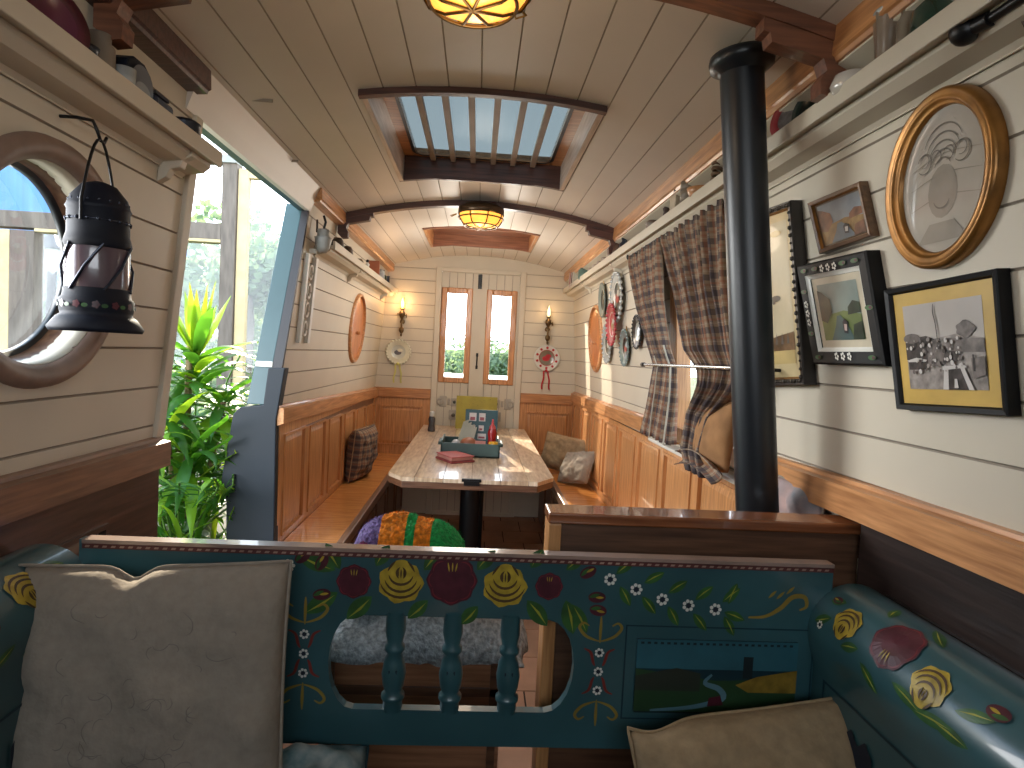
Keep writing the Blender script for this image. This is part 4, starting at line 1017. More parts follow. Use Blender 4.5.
def pic_bw(pf, fn, root):
    pf.decal(fn, R4(0, 0, 1, 1), 0, 0); a0, a1, b0, b1 = .10, .88, .13, .88
    D = lambda p, l, m_: pf.decal(fn, [(a0+(a1-a0)*x, b0+(b1-b0)*y) for x, y in p], l, m_)
    D(R4(0, 0, 1, 1), 1, 1); D([(0, 0), (1, 0), (1, .55), (.7, .62), (.4, .58), (0, .62)], 2, 2)
    D([(0, .35), (.28, .3), (.45, .35), (.48, .55), (.3, .62), (.05, .6), (0, .55)], 3, 3)
    D([(.3, .25), (.52, .28), (.56, .45), (.42, .58), (.3, .5)], 4, 4)
    D(R4(.03, .23, .3, .33), 5, 3); D([(.02, .34), (.15, .37), (.3, .34), (.28, .32), (.04, .32)], 6, 5)
    D([(.8+.11*(1+.14*cos(5*t*.35))*cos(t*.35), .66+.09*(1+.14*cos(4*t*.35))*sin(t*.35)) for t in range(18)], 4, 4); D(ell(.1, .6, .12, .06), 4, 4); D([(.55, .42), (1, .4), (1, .55), (.55, .58)], 4, 4)
    D([(.55, 0), (.82, 0), (.74, .24), (.56, .22)], 6, 3); D([(.48, .0), (.55, 0), (.57, .25), (.52, .27)], 7, 5); D([(.80, 0), (.86, 0), (.74, .3), (.70, .28)], 7, 5); D([(.5, .22), (.8, .24), (.78, .27), (.5, .26)], 8, 5); D([(.63, .02), (.68, .02), (.67, .12), (.64, .12)], 8, 5)
    D([(.5, .3), (.72, .32), (.7, .42), (.55, .44)], 6, 3); D([(.86, .12), (1, .16), (1, .36), (.85, .34)], 6, 4); D([(.87, .2), (.89, .2), (.89, .38), (.87, .38)], 8, 3)
    stroke(pf, fn, [(a0+(a1-a0)*x, b0+(b1-b0)*y) for x, y in ((.46, .5), (.45, .75), (.43, .88), (.44, .98))], .012, 3, 6)
    random.seed(5)
    for k in range(70):
        x, y = random.uniform(.02, .75), random.uniform(.2, .58); r_ = random.uniform(.006, .022); D(ell(x, y, r_, r_*1.4, 7), 9, random.choice((3, 4, 5, 2)))
    pf.build('photograph', bw, root)
qframe([(815, 203), (868, 181), (880, 236), (827, 254)], 'small brown framed canal picture left of the oval frame', [wood('frame_brown', (104, 76, 52), (74, 52, 36), 1), goldf], .014, .018, pic_canal(canal2, .04, 1))
def folk(mb, bl, o, fx, fz):
    f = lambda a, b, q: bl(a, b, o+q)
    for (cx, cy, hz) in ((.5, 1-fz*.5, 1), (.5, fz*.5, 1), (fx*.5, .5, 0)):
        for k in (-1, 0, 1):
            x, y = (cx+k*.09, cy) if hz else (cx, cy+k*.09)
            for j in range(5): mb.decal(f, ell(x+.02*cos(j*1.257), y+.026*sin(j*1.257), .012, .014, 7), 1, 2)
    for (x, y) in ((.12, .93), (.86, .93), (.12, .07), (.88, .07), (.07, .3), (.07, .72), (.94, .5), (.3, .93), (.7, .93)):
        mb.decal(f, ell(x, y, .05, .022, 10), 0, 3); mb.decal(f, ell(x+.02, y, .02, .014, 8), 1, 4)
qframe([(808, 266), (880, 250), (900, 366), (826, 364)], 'black frame painted with flowers around a green canal picture', [fblk, whitep, whitep, leafp, maroon], .043, .03, pic_canal(canal1, .1, 2), dots=folk)
qframe([(895, 290), (1010, 268), (1022, 416), (908, 409)], 'black framed monochrome photograph of moored boats in wide gold mount', [fblk, fblk], .013, .022, pic_bw)
orn1 = [gm('mat_ivory', (196, 178, 136)), gm('print_ivory', (190, 178, 148), var=.08), gm('print_brown', (110, 84, 58), var=.3, scale=30), gm('print_grey', (90, 88, 84), var=.2), gm('print_buff', (186, 164, 110))]
def pic_orn(pf, fn, root):
    pf.decal(fn, R4(0, 0, 1, 1), 0, 0); D = lambda p, l, m_: pf.decal(fn, p, l, m_)
    D(R4(.08, .08, .92, .95), 1, 1); D([(.08, .16), (.92, .16), (.92, .27), (.6, .25), (.3, .22), (.08, .22)], 2, 2); D(R4(.08, .08, .92, .16), 2, 4)
    D(ell(.62, .48, .1, .02, 10), 3, 3); D(ell(.58, .47, .04, .025, 8), 4, 3); D(ell(.4, .82, .06, .03, 9), 3, 3); D(ell(.7, .88, .12, .02, 9), 3, 4)
    for k in range(7): D([(.12+k*.11, .2), (.17+k*.11, .2), (.15+k*.11, .27)], 3, 3)
    pf.build('print', orn1, root)
qframe([(748, 219), (802, 200), (817, 385), (757, 386)], 'tall ivory print in ornate dark carved frame beside the flue', [mat('carved_dark', (44, 38, 34), .4, var=.2), goldf, mat('carved_relief', (78, 70, 62), .35, .3)], .024, .03, pic_orn, orn=True)
# oval
pts = [(945, 88), (1004, 180), (945, 266), (885, 180)]
oc = pw(1, 1.098, 1.806, .0); n = wn(1)
Ov = thing('oval_frame', 'large oval gilt wood frame with faint glazed portrait', 'picture', tuple(oc-Vector((0, 0, .16))))
ey = Vector((0, 1, 0)); ez = n.cross(ey); ez = ez if ez.z > 0 else -ez
def op(a, r_, o, ry=.136, rz=.160): return oc+ey*cos(a)*(ry-r_)+ez*sin(a)*(rz-r_)+n*o
mb = MB(); prof = [(0, 0), (0, .018), (.004, .024), (.009, .025), (.012, .021), (.017, .024), (.023, .022), (.026, .014), (.028, .016), (.031, .01), (.031, .004)]
m_ = 72
vs = [op(2*pi*k/m_, r_, o) for r_, o in prof for k in range(m_)]
mb.add(vs, [(i*m_+k, i*m_+(k+1) % m_, (i+1)*m_+(k+1) % m_, (i+1)*m_+k) for i in range(len(prof)-1) for k in range(m_)], 0, True)
mb.build('frame', goldf, Ov)
mb = MB(); of = lambda a, b, o: oc+ey*a+ez*b+n*(.004+o)
mb.decal(of, [(cos(2*pi*k/48)*.106, sin(2*pi*k/48)*.130) for k in range(48)], 0, 0)
mb.decal(of, ell(0, -.02, .036, .048), 1, 1); mb.decal(of, [(-.06, -.11), (.06, -.11), (.03, -.075), (-.03, -.075)], 2, 1)
for q in range(5): stroke(mb, of, arc(0, .02+.008*q, .02+.007*q, 20, 160), .003, 2, 3)
for q in range(4): stroke(mb, of, arc(-.045+.03*q, .045, .012, 0, 300), .0025, 2, 4)
for sx_ in (-1, 1): stroke(mb, of, arc(sx_*.045, .04, .018, 20, 320), .003, 2, 4)
stroke(mb, of, arc(0, -.03, .02, 200, 340), .003, 2, 4)
for q in (-.04, 0, .035): stroke(mb, of, [(-.09, q), (0, q+.012), (.08, q-.004)], .002, 1, 3)
pm = mat('portrait_paper_sheen', (182, 176, 166), .06, var=.06, coat=1.0, spec=1.0); mb.build('portrait', [pm, mat('portrait_tone', (160, 153, 143), .1, coat=1), mat('portrait_dark', (128, 123, 116), .1, coat=1)], Ov)  # paper lightened, the glass reflection is put into its colour

# ------------------------------------------------------------------ plates hung on walls
def plate(label, c, n, R, cols, rim='lace', ribbon=None, group=None, sx=1):
    c = Vector(c); root = thing('wall_plate', label, 'plate', tuple(c-Vector((0, 0, R))), group)
    mb = MB(); mb.lathe([(.0001, .006), (R*.52, .007), (R*.58, .012), (R*.62, .013), (R*.9, .018), (R, .022), (R, .016), (R*.6, .004), (.0001, 0)], c, n, 40, mi=[1, 1, 2, 0, 0, 0, 0, 0], sx=sx)
    ax = Vector(n).normalized(); u = (Vector((0, 0, 1))-ax*ax.z).normalized(); w = ax.cross(u)
    f = lambda a, b, o: c+u*b+w*a*sx+ax*(.0075+o)
    if rim == 'lace':
        for k in range(24):
            a = 2*pi*k/24; mb.sphere(c+(u*cos(a)+w*sin(a)*sx)*R+ax*.019, R*.09, 0, 6)
    if rim == 'ribbon':
        g = lambda a, b, o: c+u*b+w*a*sx+ax*(.0195+o)
        for k in range(10):
            a = 2*pi*k/10; mb.decal(g, [(R*.77*sin(a)+R*.1*cos(a+t)*1, R*.77*cos(a)+R*.1*sin(a+t)) for t in [j*pi/4 for j in range(8)]], 0, 3)
    mb.decal(f, ell(.05*R, -.05*R, R*.3, R*.2), 0, 3); mb.decal(f, ell(-.12*R, .15*R, R*.22, R*.14), 1, 2)
    mb.build('dish', cols, root)
    MB().tube([c+u*R*.95, c+u*(R+.02)+ax*.004, c+u*R*.95+w*.006], .003, 6).build('hanger', brass, root)
    if ribbon is not None:
        mb = MB()
        for k, dx in enumerate((-.018, .016)):
            for j in range(8):
                t0, t1 = j/8, (j+1)/8; p = lambda t: c-u*(R*.95+t*.17)+w*(dx*(1+t)+.004*sin(t*9+k))+ax*.012
                a, b = p(t0), p(t1); mb.add([a-w*.007, a+w*.007, b+w*.007, b-w*.007], [(0, 1, 2, 3)])
        mb.sphere(c-u*R*.98+ax*.018, .014, 0, 8); mb.build('ribbon', ribbon, root, solid=.002)
    return root
fw = (0, -1, 0)
lace = mat('lace_white', (214, 212, 190), .3, coat=.4); dish = mat('dish_grey', (150, 156, 156), .3, coat=.6); dkgreen = mat('plate_dark_green', (18, 36, 34), .3, coat=.6)
yel = mat('ribbon_yellow', (206, 202, 120), .7); redr = mat('ribbon_red', (178, 28, 36), .6)
plate('white lace edged plate with pale yellow ribbon left of doors', (-.69, YF-.001, 1.415), fw, .105, [lace, mat('dish_pale', (196, 200, 190), .3, coat=.5), lace, mat('mono_scene', (96, 96, 104), .4)], 'lace', yel)
plate('red and white ribbon threaded plate right of doors', (.608, YF-.001, 1.43), fw, .115, [whitem, mat('mirror_scene', (128, 116, 100), .2, coat=.8), redr, redr], 'ribbon', redr)
silver = mat('plate_silver', (186, 190, 188), .25, .3); pnk = mat('plate_pink_red', (176, 52, 60), .35, coat=.5); wch = mat('plate_white', (208, 206, 196), .3, coat=.5); pdk = mat('plate_black', (20, 20, 26), .3, coat=.6); pgr = mat('plate_grey_green', (120, 136, 132), .3, coat=.5); red2 = mat('plate_scarlet', (170, 30, 34), .4, coat=.5)
n1 = wn(1)
plate('oblong dark centred grey rimmed plate nearest the far shelf bracket', pw(1, 4.12, 1.84, .004), n1, .115, [pgr, dkgreen, pgr, dkgreen], 'none', sx=.9)
plate('tall black plate with white lace rim, highest of the hung plates', pw(1, 3.66, 1.82, .012), n1, .145, [silver, pdk, wch, red2], 'lace')
plate('red and pink rimmed plate overlapping below the tall black one', pw(1, 3.70, 1.66, .034), n1, .12, [pnk, red2, wch, brass], 'lace')
plate('small dark lace edged plate beside the orange porthole disc', pw(1, 3.98, 1.55, .004), n1, .12, [silver, dkgreen, wch, wch], 'lace')
plate('grey and scarlet plate hanging lowest of the right wall plates', pw(1, 3.50, 1.52, .004), n1, .10, [pgr, pdk, silver, red2], 'lace')
plate('dark round plate with silver centre nearest the plaid curtains', pw(1, 3.22, 1.60, .004), n1, .085, [pdk, silver, pdk, wch], 'lace')

# sconces
def sconce(x, z, label, lit):
    root = thing('wall_sconce', label, 'wall lamp', (x, YF-.05, z-.19), 'brass oil lamp sconces on the far wall')
    y = YF-.05
    mb = MB(); mb.lathe([(.0001, 0), (.02, 0), (.022, .006), (.012, .012), (.0001, .012)], (x, YF-.001, z-.06), (0, -1, 0), 16)
    mb.tube([(x, YF-.01, z-.06), (x+.01, y+.01, z-.03), (x, y, z-.02)], .005, 8)
    mb.lathe([(.002, -.19), (.008, -.185), (.01, -.175), (.006, -.165), (.018, -.15), (.022, -.135), (.02, -.12), (.009, -.11), (.008, -.04), (.014, -.03), (.022, -.015), (.028, .0), (.024, .018), (.012, .03), (.012, .04), (.02, .045), (.018, .05)], (x, y, z), (0, 0, 1), 20)
    mb.lathe([(.016, 0), (.02, .003), (.016, .006)], (x+.035, y, z-.01), (1, 0, 0), 12); mb.tube([(x, y, z), (x+.04, y, z-.01)], .004, 8); mb.tube([(x, y, z), (x-.042, y, z+.002)], .004, 8)
    mb.build('lamp_body', darkbrass, root)
    MB().lathe([(.008, .05), (.017, .07), (.015, .1), (.006, .135), (.0001, .15)], (x, y, z), (0, 0, 1), 16).build('flame_bulb', mat('flame_lit', (255, 190, 110), .4, emit=9 if lit else 3, emc=(255, 150, 60)) if lit else mat('flame_dim', (250, 224, 170), .3, emit=1.0), root)
    L = bpy.data.lights.new('flame_glow', 'POINT'); L.energy = 1.2 if lit else .4; L.color = (1, .62, .3); L.shadow_soft_size = .02
    o = bpy.data.objects.new('flame_glow', L); C.objects.link(o); o.location = (x, y-.05, z+.1)
sconce(-.668, 1.74, 'brass oil lamp sconce with glowing flame bulb left of doors', True)
sconce(.60, 1.74, 'brass oil lamp sconce with pale unlit bulb right of doors', False)  # unlit bulb given a faint glow and a weak point light

# ------------------------------------------------------------------ ceiling lamps
amber = mat('amber_glass', (255, 190, 100), .3, emit=1.25, emc=(255, 166, 62), var=.2, scale=10)
def lamp(x, y, zt, label, e, D=.125):
    root = thing('ceiling_lamp', label, 'ceiling lamp', (x, y, zt-.15), 'round brass caged ceiling lamps')
    MB().lathe([(.0001, 0), (D*.8, 0), (D*.85, -.012), (D*1.0, -.016), (D*1.02, -.05), (D*.97, -.055)], (x, y, zt), (0, 0, 1), 40).build('base', mat('lamp_bronze', (84, 66, 48), .35, .7), root)
    MB().lathe([(D*.96, -.05), (D*.95, -.07), (D*.8, -.1), (D*.5, -.118), (.0001, -.122)], (x, y, zt), (0, 0, 1), 40).build('glass_dome', amber, root)
    mb = MB(); prof = [(D*1.0, -.05), (D*.99, -.072), (D*.83, -.104), (D*.52, -.122), (0, -.127)]
    for k in range(4):
        a = pi*k/4+.3; pts = [(x+r*cos(a), y+r*sin(a), zt+h) for r, h in prof]+[(x-r*cos(a), y-r*sin(a), zt+h) for r, h in prof[-2::-1]]; mb.tube(pts, .0035, 6)
    for r, h in ((D*.99, -.074), (D*.72, -.113)):
        mb.tube([(x+r*cos(t*pi/16), y+r*sin(t*pi/16), zt+h) for t in range(33)], .004, 6)
    mb.build('cage', mat('cage_brass', (96, 74, 42), .3, .8), root)
    for k in range(3):
        a = .9+k*2*pi/3; c = Vector((x+D*1.1*cos(a), y+D*1.1*sin(a), zt-.05)); w = Vector((-sin(a), cos(a), 0)); o = Vector((cos(a), sin(a), 0))
        MB().tube([c-w*.004, c-w*.014+o*.03-Vector((0, 0, .012)), c+w*.014+o*.03-Vector((0, 0, .012)), c+w*.004], .0028, 6).build('wing_nut', brass, root)
    L = bpy.data.lights.new('lamp_glow', 'POINT'); L.energy = e; L.color = (1, .8, .58); L.shadow_soft_size = .08
    o = bpy.data.objects.new('lamp_glow', L); C.objects.link(o); o.location = (x, y, zt-.2)
lamp(-.045, 1.30, 2.268, 'near brass caged ceiling lamp glowing amber, largest in view', 1.2)
lamp(-.02, 3.46, 2.255, 'far brass caged ceiling lamp glowing amber at curved beam', 1.6)

# ------------------------------------------------------------------ things on the table
def topbox(name, label, cat): pass
Tr = thing('caddy_tray', 'grey green wooden condiment tray with side handles on table', 'tray', (-.02, 3.95, tz))
mb = MB(); g = mat('tray_green', (62, 84, 82), .5)
x0, x1, y0, y1 = -.2, .165, 3.80, 4.10
mb.box(x0, x1, y0, y1, tz, tz+.012); mb.box(x0, x1, y0, y0+.012, tz, tz+.085); mb.box(x0, x1, y1-.012, y1, tz, tz+.085); mb.box(x0, x0+.012, y0, y1, tz, tz+.1); mb.box(x1-.012, x1, y0, y1, tz, tz+.1)
mb.build('tray_box', g, Tr, bevel=.003)
for s, xx in ((-1, x0), (1, x1)): MB().box(min(xx, xx+s*.02), max(xx, xx+s*.02), y0+.06, y1-.06, tz+.062, tz+.082).build('handle', g, Tr, bevel=.003)
mn = MB(); mn.hexa([(-.06, 3.99, tz+.013), (.15, 3.99, tz+.013), (.15, 3.995, tz+.013), (-.06, 3.995, tz+.013), (-.06, 4.035, tz+.275), (.15, 4.035, tz+.275), (.15, 4.04, tz+.275), (-.06, 4.04, tz+.275)])
fm = lambda a, b, o: Vector((-.06+.21*a, 3.99+.045*b-o-.0005, tz+.013+.262*b))
for k, (a, b, w, h) in enumerate(((.12, .72, .22, .2), (.42, .72, .2, .2), (.12, .5, .2, .12), (.42, .48, .16, .14), (.4, .28, .26, .14))):
    mn.decal(fm, R4(a, b, a+w, b+h), 0, 1); mn.decal(fm, R4(a+.03, b+.02, a+w-.04, b+h*.5), 1, 2)
tag(mn.build('menu_card', [mat('menu_teal', (24, 70, 76), .35), mat('menu_photo_pale', (206, 200, 196), .4), mat('menu_photo_red', (150, 70, 76), .4)]), 'dark teal menu card with small photos standing in tray', 'menu')
mn = MB(); mn.hexa([(-.16, 5.2, tz+.001), (.185, 5.2, tz+.001), (.185, 5.206, tz+.001), (-.16, 5.206, tz+.001), (-.16, 5.24, tz+.275), (.185, 5.24, tz+.275), (.185, 5.246, tz+.275), (-.16, 5.246, tz+.275)])
random.seed(3); fm2 = lambda a, b, o: Vector((-.16+.345*a, 5.2+.04*b-o-.0005, tz+.274*b))
for k in range(40): x, y = random.uniform(.05, .95), random.uniform(.1, .95); mn.decal(fm2, ell(x, y, .012, .008, 6), 0, 1)
tag(mn.build('menu_board', [mat('olive_board', (150, 138, 34), .5), mat('olive_dark', (110, 98, 30), .5)]), 'olive yellow board leaning upright at far end of table', 'menu board')
kb = thing('sauce_bottle', 'red squeeze sauce bottle with pointed cap in tray', 'bottle', (.115, 3.88, tz+.0125))
MB().lathe([(.0001, 0), (.027, 0), (.029, .01), (.029, .06), (.024, .1), (.03, .13), (.022, .16)], (.115, 3.88, tz+.013), seg=20).build('body', mat('ketchup', (150, 20, 28), .25), kb)
MB().lathe([(.02, .16), (.018, .175), (.008, .19), (.005, .22), (.0001, .222)], (.115, 3.88, tz+.013), seg=16).build('cap', mat('cap_red', (190, 70, 74), .3), kb)
MB().lathe([(.0295, .02), (.0302, .025), (.0302, .058), (.0295, .06)], (.115, 3.88, tz+.013), seg=20).build('bottle_label', whitem, kb)
tag(MB().lathe([(.0001, 0), (.03, 0), (.032, .01), (.032, .075), (.028, .085), (.0001, .087)], (.125, 3.835, tz+.0125), seg=20).build('mustard_jar', mat('mustard', (214, 160, 30), .35)), 'yellow mustard jar in front of sauce bottle in tray', 'jar')
tag(MB().sphere((-.03, 3.86, tz+.078), .048, seg=18, sc=(1.1, 1, .8)).lathe([(.0001, -.065), (.02, -.065), (.02, -.04)], (-.03, 3.86, tz+.078)).build('onion_pot', mat('terracotta_pot', (150, 92, 66), .4)), 'round terracotta pot in the middle of the tray', 'pot')
tag(MB().lathe([(.0001, 0), (.03, 0), (.038, .05), (.034, .055), (.028, .01), (.0001, .008)], (-.11, 3.88, tz+.0125), seg=20).sphere((-.11, 3.88, tz+.07), .028, 0, 12).build('sugar_bowl', mat('pale_bowl', (190, 192, 196), .3)), 'small pale bowl at left side of tray', 'bowl')
tag(MB().box(.01, .075, 3.83, 3.87, tz+.0125, tz+.095).build('sachet_box', mat('sachet_pink', (196, 130, 120), .5)), 'small pink sachet box between pot and mustard', 'box')
nk = MB(); 
for k in range(4):
    x = -.12+k*.018; nk.hexa([(x, 3.95, tz+.0125), (x+.05, 3.95, tz+.0125), (x+.05, 3.955, tz+.0125), (x, 3.955, tz+.0125), (x+.05, 3.97, tz+.2-.015*k), (x+.085, 3.97, tz+.215-.015*k), (x+.085, 3.975, tz+.215-.015*k), (x+.05, 3.975, tz+.2-.015*k)])
tag(nk.build('napkin_stack', mat('napkin_grey', (176, 176, 160), .9)), 'slanting pale paper napkins standing left in tray', 'napkins', kind='stuff')
sh = thing('salt_cellar', 'small dark glass salt cellar at far left of table', 'salt cellar', (-.34, 4.95, tz))
MB().lathe([(.0001, 0), (.028, 0), (.03, .01), (.024, .06), (.028, .1), (.02, .12)], (-.34, 4.95, tz), seg=16).build('body', mat('dark_glassy', (60, 60, 64), .2), sh)
MB().lathe([(.021, .12), (.021, .15), (.012, .16), (.0001, .161)], (-.34, 4.95, tz), seg=16).build('lid', silver, sh)
# wallet
wl_ = thing('folded_purse', 'pink red folded leather purse lying before the tray', 'purse', (-.1, 3.62, tz))
A = [(-.225, 3.72), (-.12, 3.54), (.015, 3.64), (-.10, 3.80)]
MB().prism([(x, y, tz+.0005) for x, y in A], (0, 0, .012)).build('back_flap', mat('purse_dark', (130, 56, 56), .6), wl_, bevel=.004)
MB().prism([(x, y, tz+.0125) for x, y in [(-.215, 3.715), (-.122, 3.555), (.004, 3.645), (-.105, 3.79)]], (0, 0, .02)).build('pages', mat('purse_pink', (176, 122, 112), .7), wl_, bevel=.005)
MB().prism([(x, y, tz+.0325) for x, y in [(-.22, 3.72), (-.121, 3.545), (.01, 3.64), (-.102, 3.797)]], (0, 0, .006)).build('front_flap', mat('purse_red', (168, 84, 82), .6), wl_, bevel=.002)

# ------------------------------------------------------------------ hanging barge lantern near left
lx, ly = -.755, 1.275
La = thing('hanging_lantern', 'dark painted barge lantern hanging by wire before near porthole', 'lantern', (lx, ly, 1.45))
dk = mat('lantern_navy', (16, 21, 34), .6, var=.2, spec=.25)
MB().lathe([(.0001, .0), (.078, .0), (.082, .008), (.068, .028), (.06, .034), (.062, .04), (.064, .062), (.058, .068), (.056, .085)], (lx, ly, 1.45), seg=36)
lb = MB().lathe([(.0001, .0), (.078, .0), (.082, .008), (.068, .028), (.06, .034), (.062, .04), (.064, .062), (.058, .068), (.056, .085)], (lx, ly, 1.45), seg=36).build('base', dk, La)
MB().lathe([(.054, .083), (.055, .09), (.055, .155), (.054, .165)], (lx, ly, 1.45), seg=36).build('lamp_glass', mat('lantern_mauve', (92, 76, 84), .2, coat=.5), La)
MB().lathe([(.055, .163), (.058, .17), (.056, .18), (.053, .19), (.053, .235), (.056, .24), (.053, .245), (.048, .262), (.03, .285), (.012, .292), (.0001, .293)], (lx, ly, 1.45), seg=36).build('chimney', dk, La)
mb = MB()
for k in range(6):
    a = k*pi/3+.2; MB().tube([(lx+.058*cos(a), ly+.058*sin(a), 1.45+.08), (lx+.06*cos(a+.5), ly+.06*sin(a+.5), 1.45+.125), (lx+.058*cos(a+1), ly+.058*sin(a+1), 1.45+.168)], .0028, 6).build('guard_wire', mat('lantern_trim', (58, 64, 78), .25, .5), La)
for k in range(18):
    a = 2*pi*k/18; mb.sphere((lx+.0535*cos(a), ly+.0535*sin(a), 1.45+.215), .004, 0, 6); mb.sphere((lx+.05*cos(a), ly+.05*sin(a), 1.45+.252), .003, 0, 6)
mb.tube([(lx+.0535*cos(t*pi/12), ly+.0535*sin(t*pi/12), 1.45+.215) for t in range(25)], .0015, 5); mb.build('stud_band', mat('lantern_trim', (58, 64, 78), .25, .5), La)
mb = MB(); cf = lambda a, b, o: Vector((lx+(.0645+o)*cos(a), ly+(.0645+o)*sin(a), 1.45+b))
for k in range(8):
    a = -pi/2+k*.5-1; blob(mb, cf, a, .052, .007, 0, 1, 5, .2, sx=14, n=14); blob(mb, cf, a+.22, .05, .004, 1, 1, sx=22, n=8)
mb.build('painted_flowers', [maroon, leafp], lb)
W_h = [(lx, ly-.056, 1.66)]+[(lx, ly-.056+.112*(k/12), 1.70+.125*sin(pi*k/12)) for k in range(13)]+[(lx, ly+.056, 1.66)]
MB().tube(W_h, .0028, 8).build('wire_handle', iron, La)
MB().tube([(lx, ly+.02, 1.835), (lx, ly+.012, 1.822), (lx, ly-.0, 1.823), (lx, ly-.012, 1.84), (lx-.01, ly-.008, 1.858), (lx-.04, ly-.008, 1.862), (-wx(1.86), ly-.008, 1.862)], .0032, 8).build('hook', iron, La)

# ------------------------------------------------------------------ shelf items
def vessel(name, label, cat, x, y, zb, prof, m, seg=24, group=None, handle=None, spout=None):
    if abs(x) > .7: y *= .946 if x > 0 else .968
    mb = MB().lathe([(.0001, 0)]+prof, (x, y, zb), seg=seg)
    if handle is None and spout is None:
        o = mb.build(name, m); return tag(o, label, cat, group)
    root = thing(name, label, cat, (x, y, zb), group); mb.build('body', m, root)
    if handle:
        r, z0, z1 = handle; MB().tube([(x, y-r*.9, zb+z1), (x, y-r*1.5, zb+z1-.005), (x, y-r*1.6, zb+(z0+z1)/2), (x, y-r*1.4, zb+z0), (x, y-r*.9, zb+z0+.003)], .004, 8).build('handle', m, root)
    if spout: MB().tube([(x, y+spout*.8, zb+.02), (x, y+spout*1.5, zb+.035), (x, y+spout*1.8, zb+.06)], [.01, .007, .005], 8).build('spout', m, root)
    return root
zl = ZL-.0215; zrr = ZR-.0215; XL = -.775; XR = .757
# near left
def figurine(label, x, y, z, h, m, m2):
    y *= .946 if x > 0 else .968; root = thing('figurine', label, 'figurine', (x, y, z)); k = h/.12
    MB().lathe([(.0001, 0), (.022*k, 0), (.02*k, .02*k), (.012*k, .06*k), (.016*k, .075*k), (.006*k, .09*k)], (x, y, z), seg=14).build('figure_body', m, root); MB().sphere((x, y, z+.1*k), .012*k, 0, 10).build('figure_top', m2, root)
def disc_on_edge(name, label, x, y, z, R, mats, s, cat='plate'):
    y *= .946 if s > 0 else .968
    n = Vector((-s, -.35, .25)).normalized(); c = Vector((x, y, z+R*.97))
    root = thing(name, label, cat, (x, y, z))
    MB().lathe([(.0001, .004), (R*.6, .005), (R*.66, .009), (R, .014), (R, .01), (R*.6, 0), (.0001, 0)], c, n, 36, mi=[1, 1, 0, 0, 0, 0]).build('dish', mats, root)
    return root
disc_on_edge('display_plate', 'maroon plate propped on near left shelf end', XL, 1.2, zl, .062, [maroon, mat('plum', (92, 42, 60), .3)], -1)
vessel('pewter_mug', 'small dark mug beside the maroon plate on left shelf', 'mug', XL, 1.29, zl, [(.022, 0), (.026, .01), (.024, .05), (.028, .055), (.024, .052), (.02, .01), (.0001, .008)], mat('pewter_dark', (44, 52, 66), .3, .4), handle=(.024, .015, .045))
def tin(name, label, cat, x, y, z, w, d, h, m, extra=None, s=-1):
    root = thing(name, label, cat, (x, y, z)); MB().box(x-d/2, x+d/2, y-w/2, y+w/2, z, z+h).build('body', m, root, bevel=.008)
    if extra: extra(root)
    return root
def ovalface(root, x=XL, y=1.40, z=zl):
    f = lambda a, b, o: Vector((x+.0305+o, y+a, z+b)); mb = MB(); mb.decal(f, ell(0, .05, .042, .038, 24), 1, 0); mb.decal(f, ell(0, .035, .03, .018, 20), 2, 1); mb.build('face', [mat('face_grey', (92, 96, 104), .3, coat=.5), mat('face_pale', (140, 144, 146), .4)], root)
root = thing('mantel_clock', 'dark round-topped case with grey oval face on left shelf', 'clock', (XL, 1.40, zl))
MB().prism([(XL-.025, 1.40+a, zl+b) for a, b in [(-.06, 0), (.06, 0), (.06, .05), (.045, .085), (.02, .1), (-.02, .1), (-.045, .085), (-.06, .05)]], (.05, 0, 0)).build('case', dk, root, bevel=.004); ovalface(root)
vessel('glass_tumbler', 'small glass tumbler glinting left of the dark clock', 'glass', XL+.02, 1.395, zl, [(.018, 0), (.022, .06), (.019, .059), (.016, .006), (.0001, .005)], silver)
tin('tea_tin', 'plain dark slate tin with sloping lid on left shelf', 'tin', XL, 1.50, zl, .085, .06, .055, mat('slate_tin', (48, 56, 74), .4), extra=lambda r: MB().prism([(XL-.03, 1.4575, zl+.056), (XL+.03, 1.4575, zl+.056), (XL+.02, 1.475, zl+.07), (XL-.02, 1.475, zl+.07)], (0, .06, 0)).build('lid', mat('slate_tin', (48, 56, 74), .4), r))
vessel('brass_bell', 'tiny dark flat-topped lamp on left shelf before the end', 'ornament', XL, 1.64, zl, [(.016, 0), (.018, .006), (.008, .01), (.007, .035), (.022, .04), (.022, .046), (.0001, .047)], mat('dark_metal', (40, 44, 56), .35, .5))
vessel('cooking_pot', 'squat dark pot at hatch end of left shelf', 'pot', XL+.005, 1.70, zl, [(.03, 0), (.038, .02), (.036, .05), (.039, .055), (.03, .062), (.008, .066), (.0001, .07)], mat('dark_metal', (40, 44, 56), .35, .5))
tag(MB().box(XL-.03, XL+.03, 1.34, 1.375, zl, zl+.02).build('trinket_box', mat('trinket', (98, 84, 86), .5), bevel=.003), 'flat mauve trinket box near the small tumbler', 'box') if False else None
vessel('cream_jar', 'tall beige jar beside near left beam bracket', 'jar', XL, 1.145+.2-.0+.0, zl, [(.001, 0)], cream) if False else None
figurine('small pale figurine between maroon plate and beam bracket', XL, 1.285, zl, .09, mat('fig_pale', (120, 108, 104), .5), maroon)
vessel('storage_jar', 'tall beige storage jar behind the near left beam bracket', 'jar', XL-.01, 1.36, zl, [(.026, 0), (.028, .01), (.028, .085), (.02, .095), (.022, .11), (.0001, .112)], mat('jar_beige', (128, 118, 106), .5))
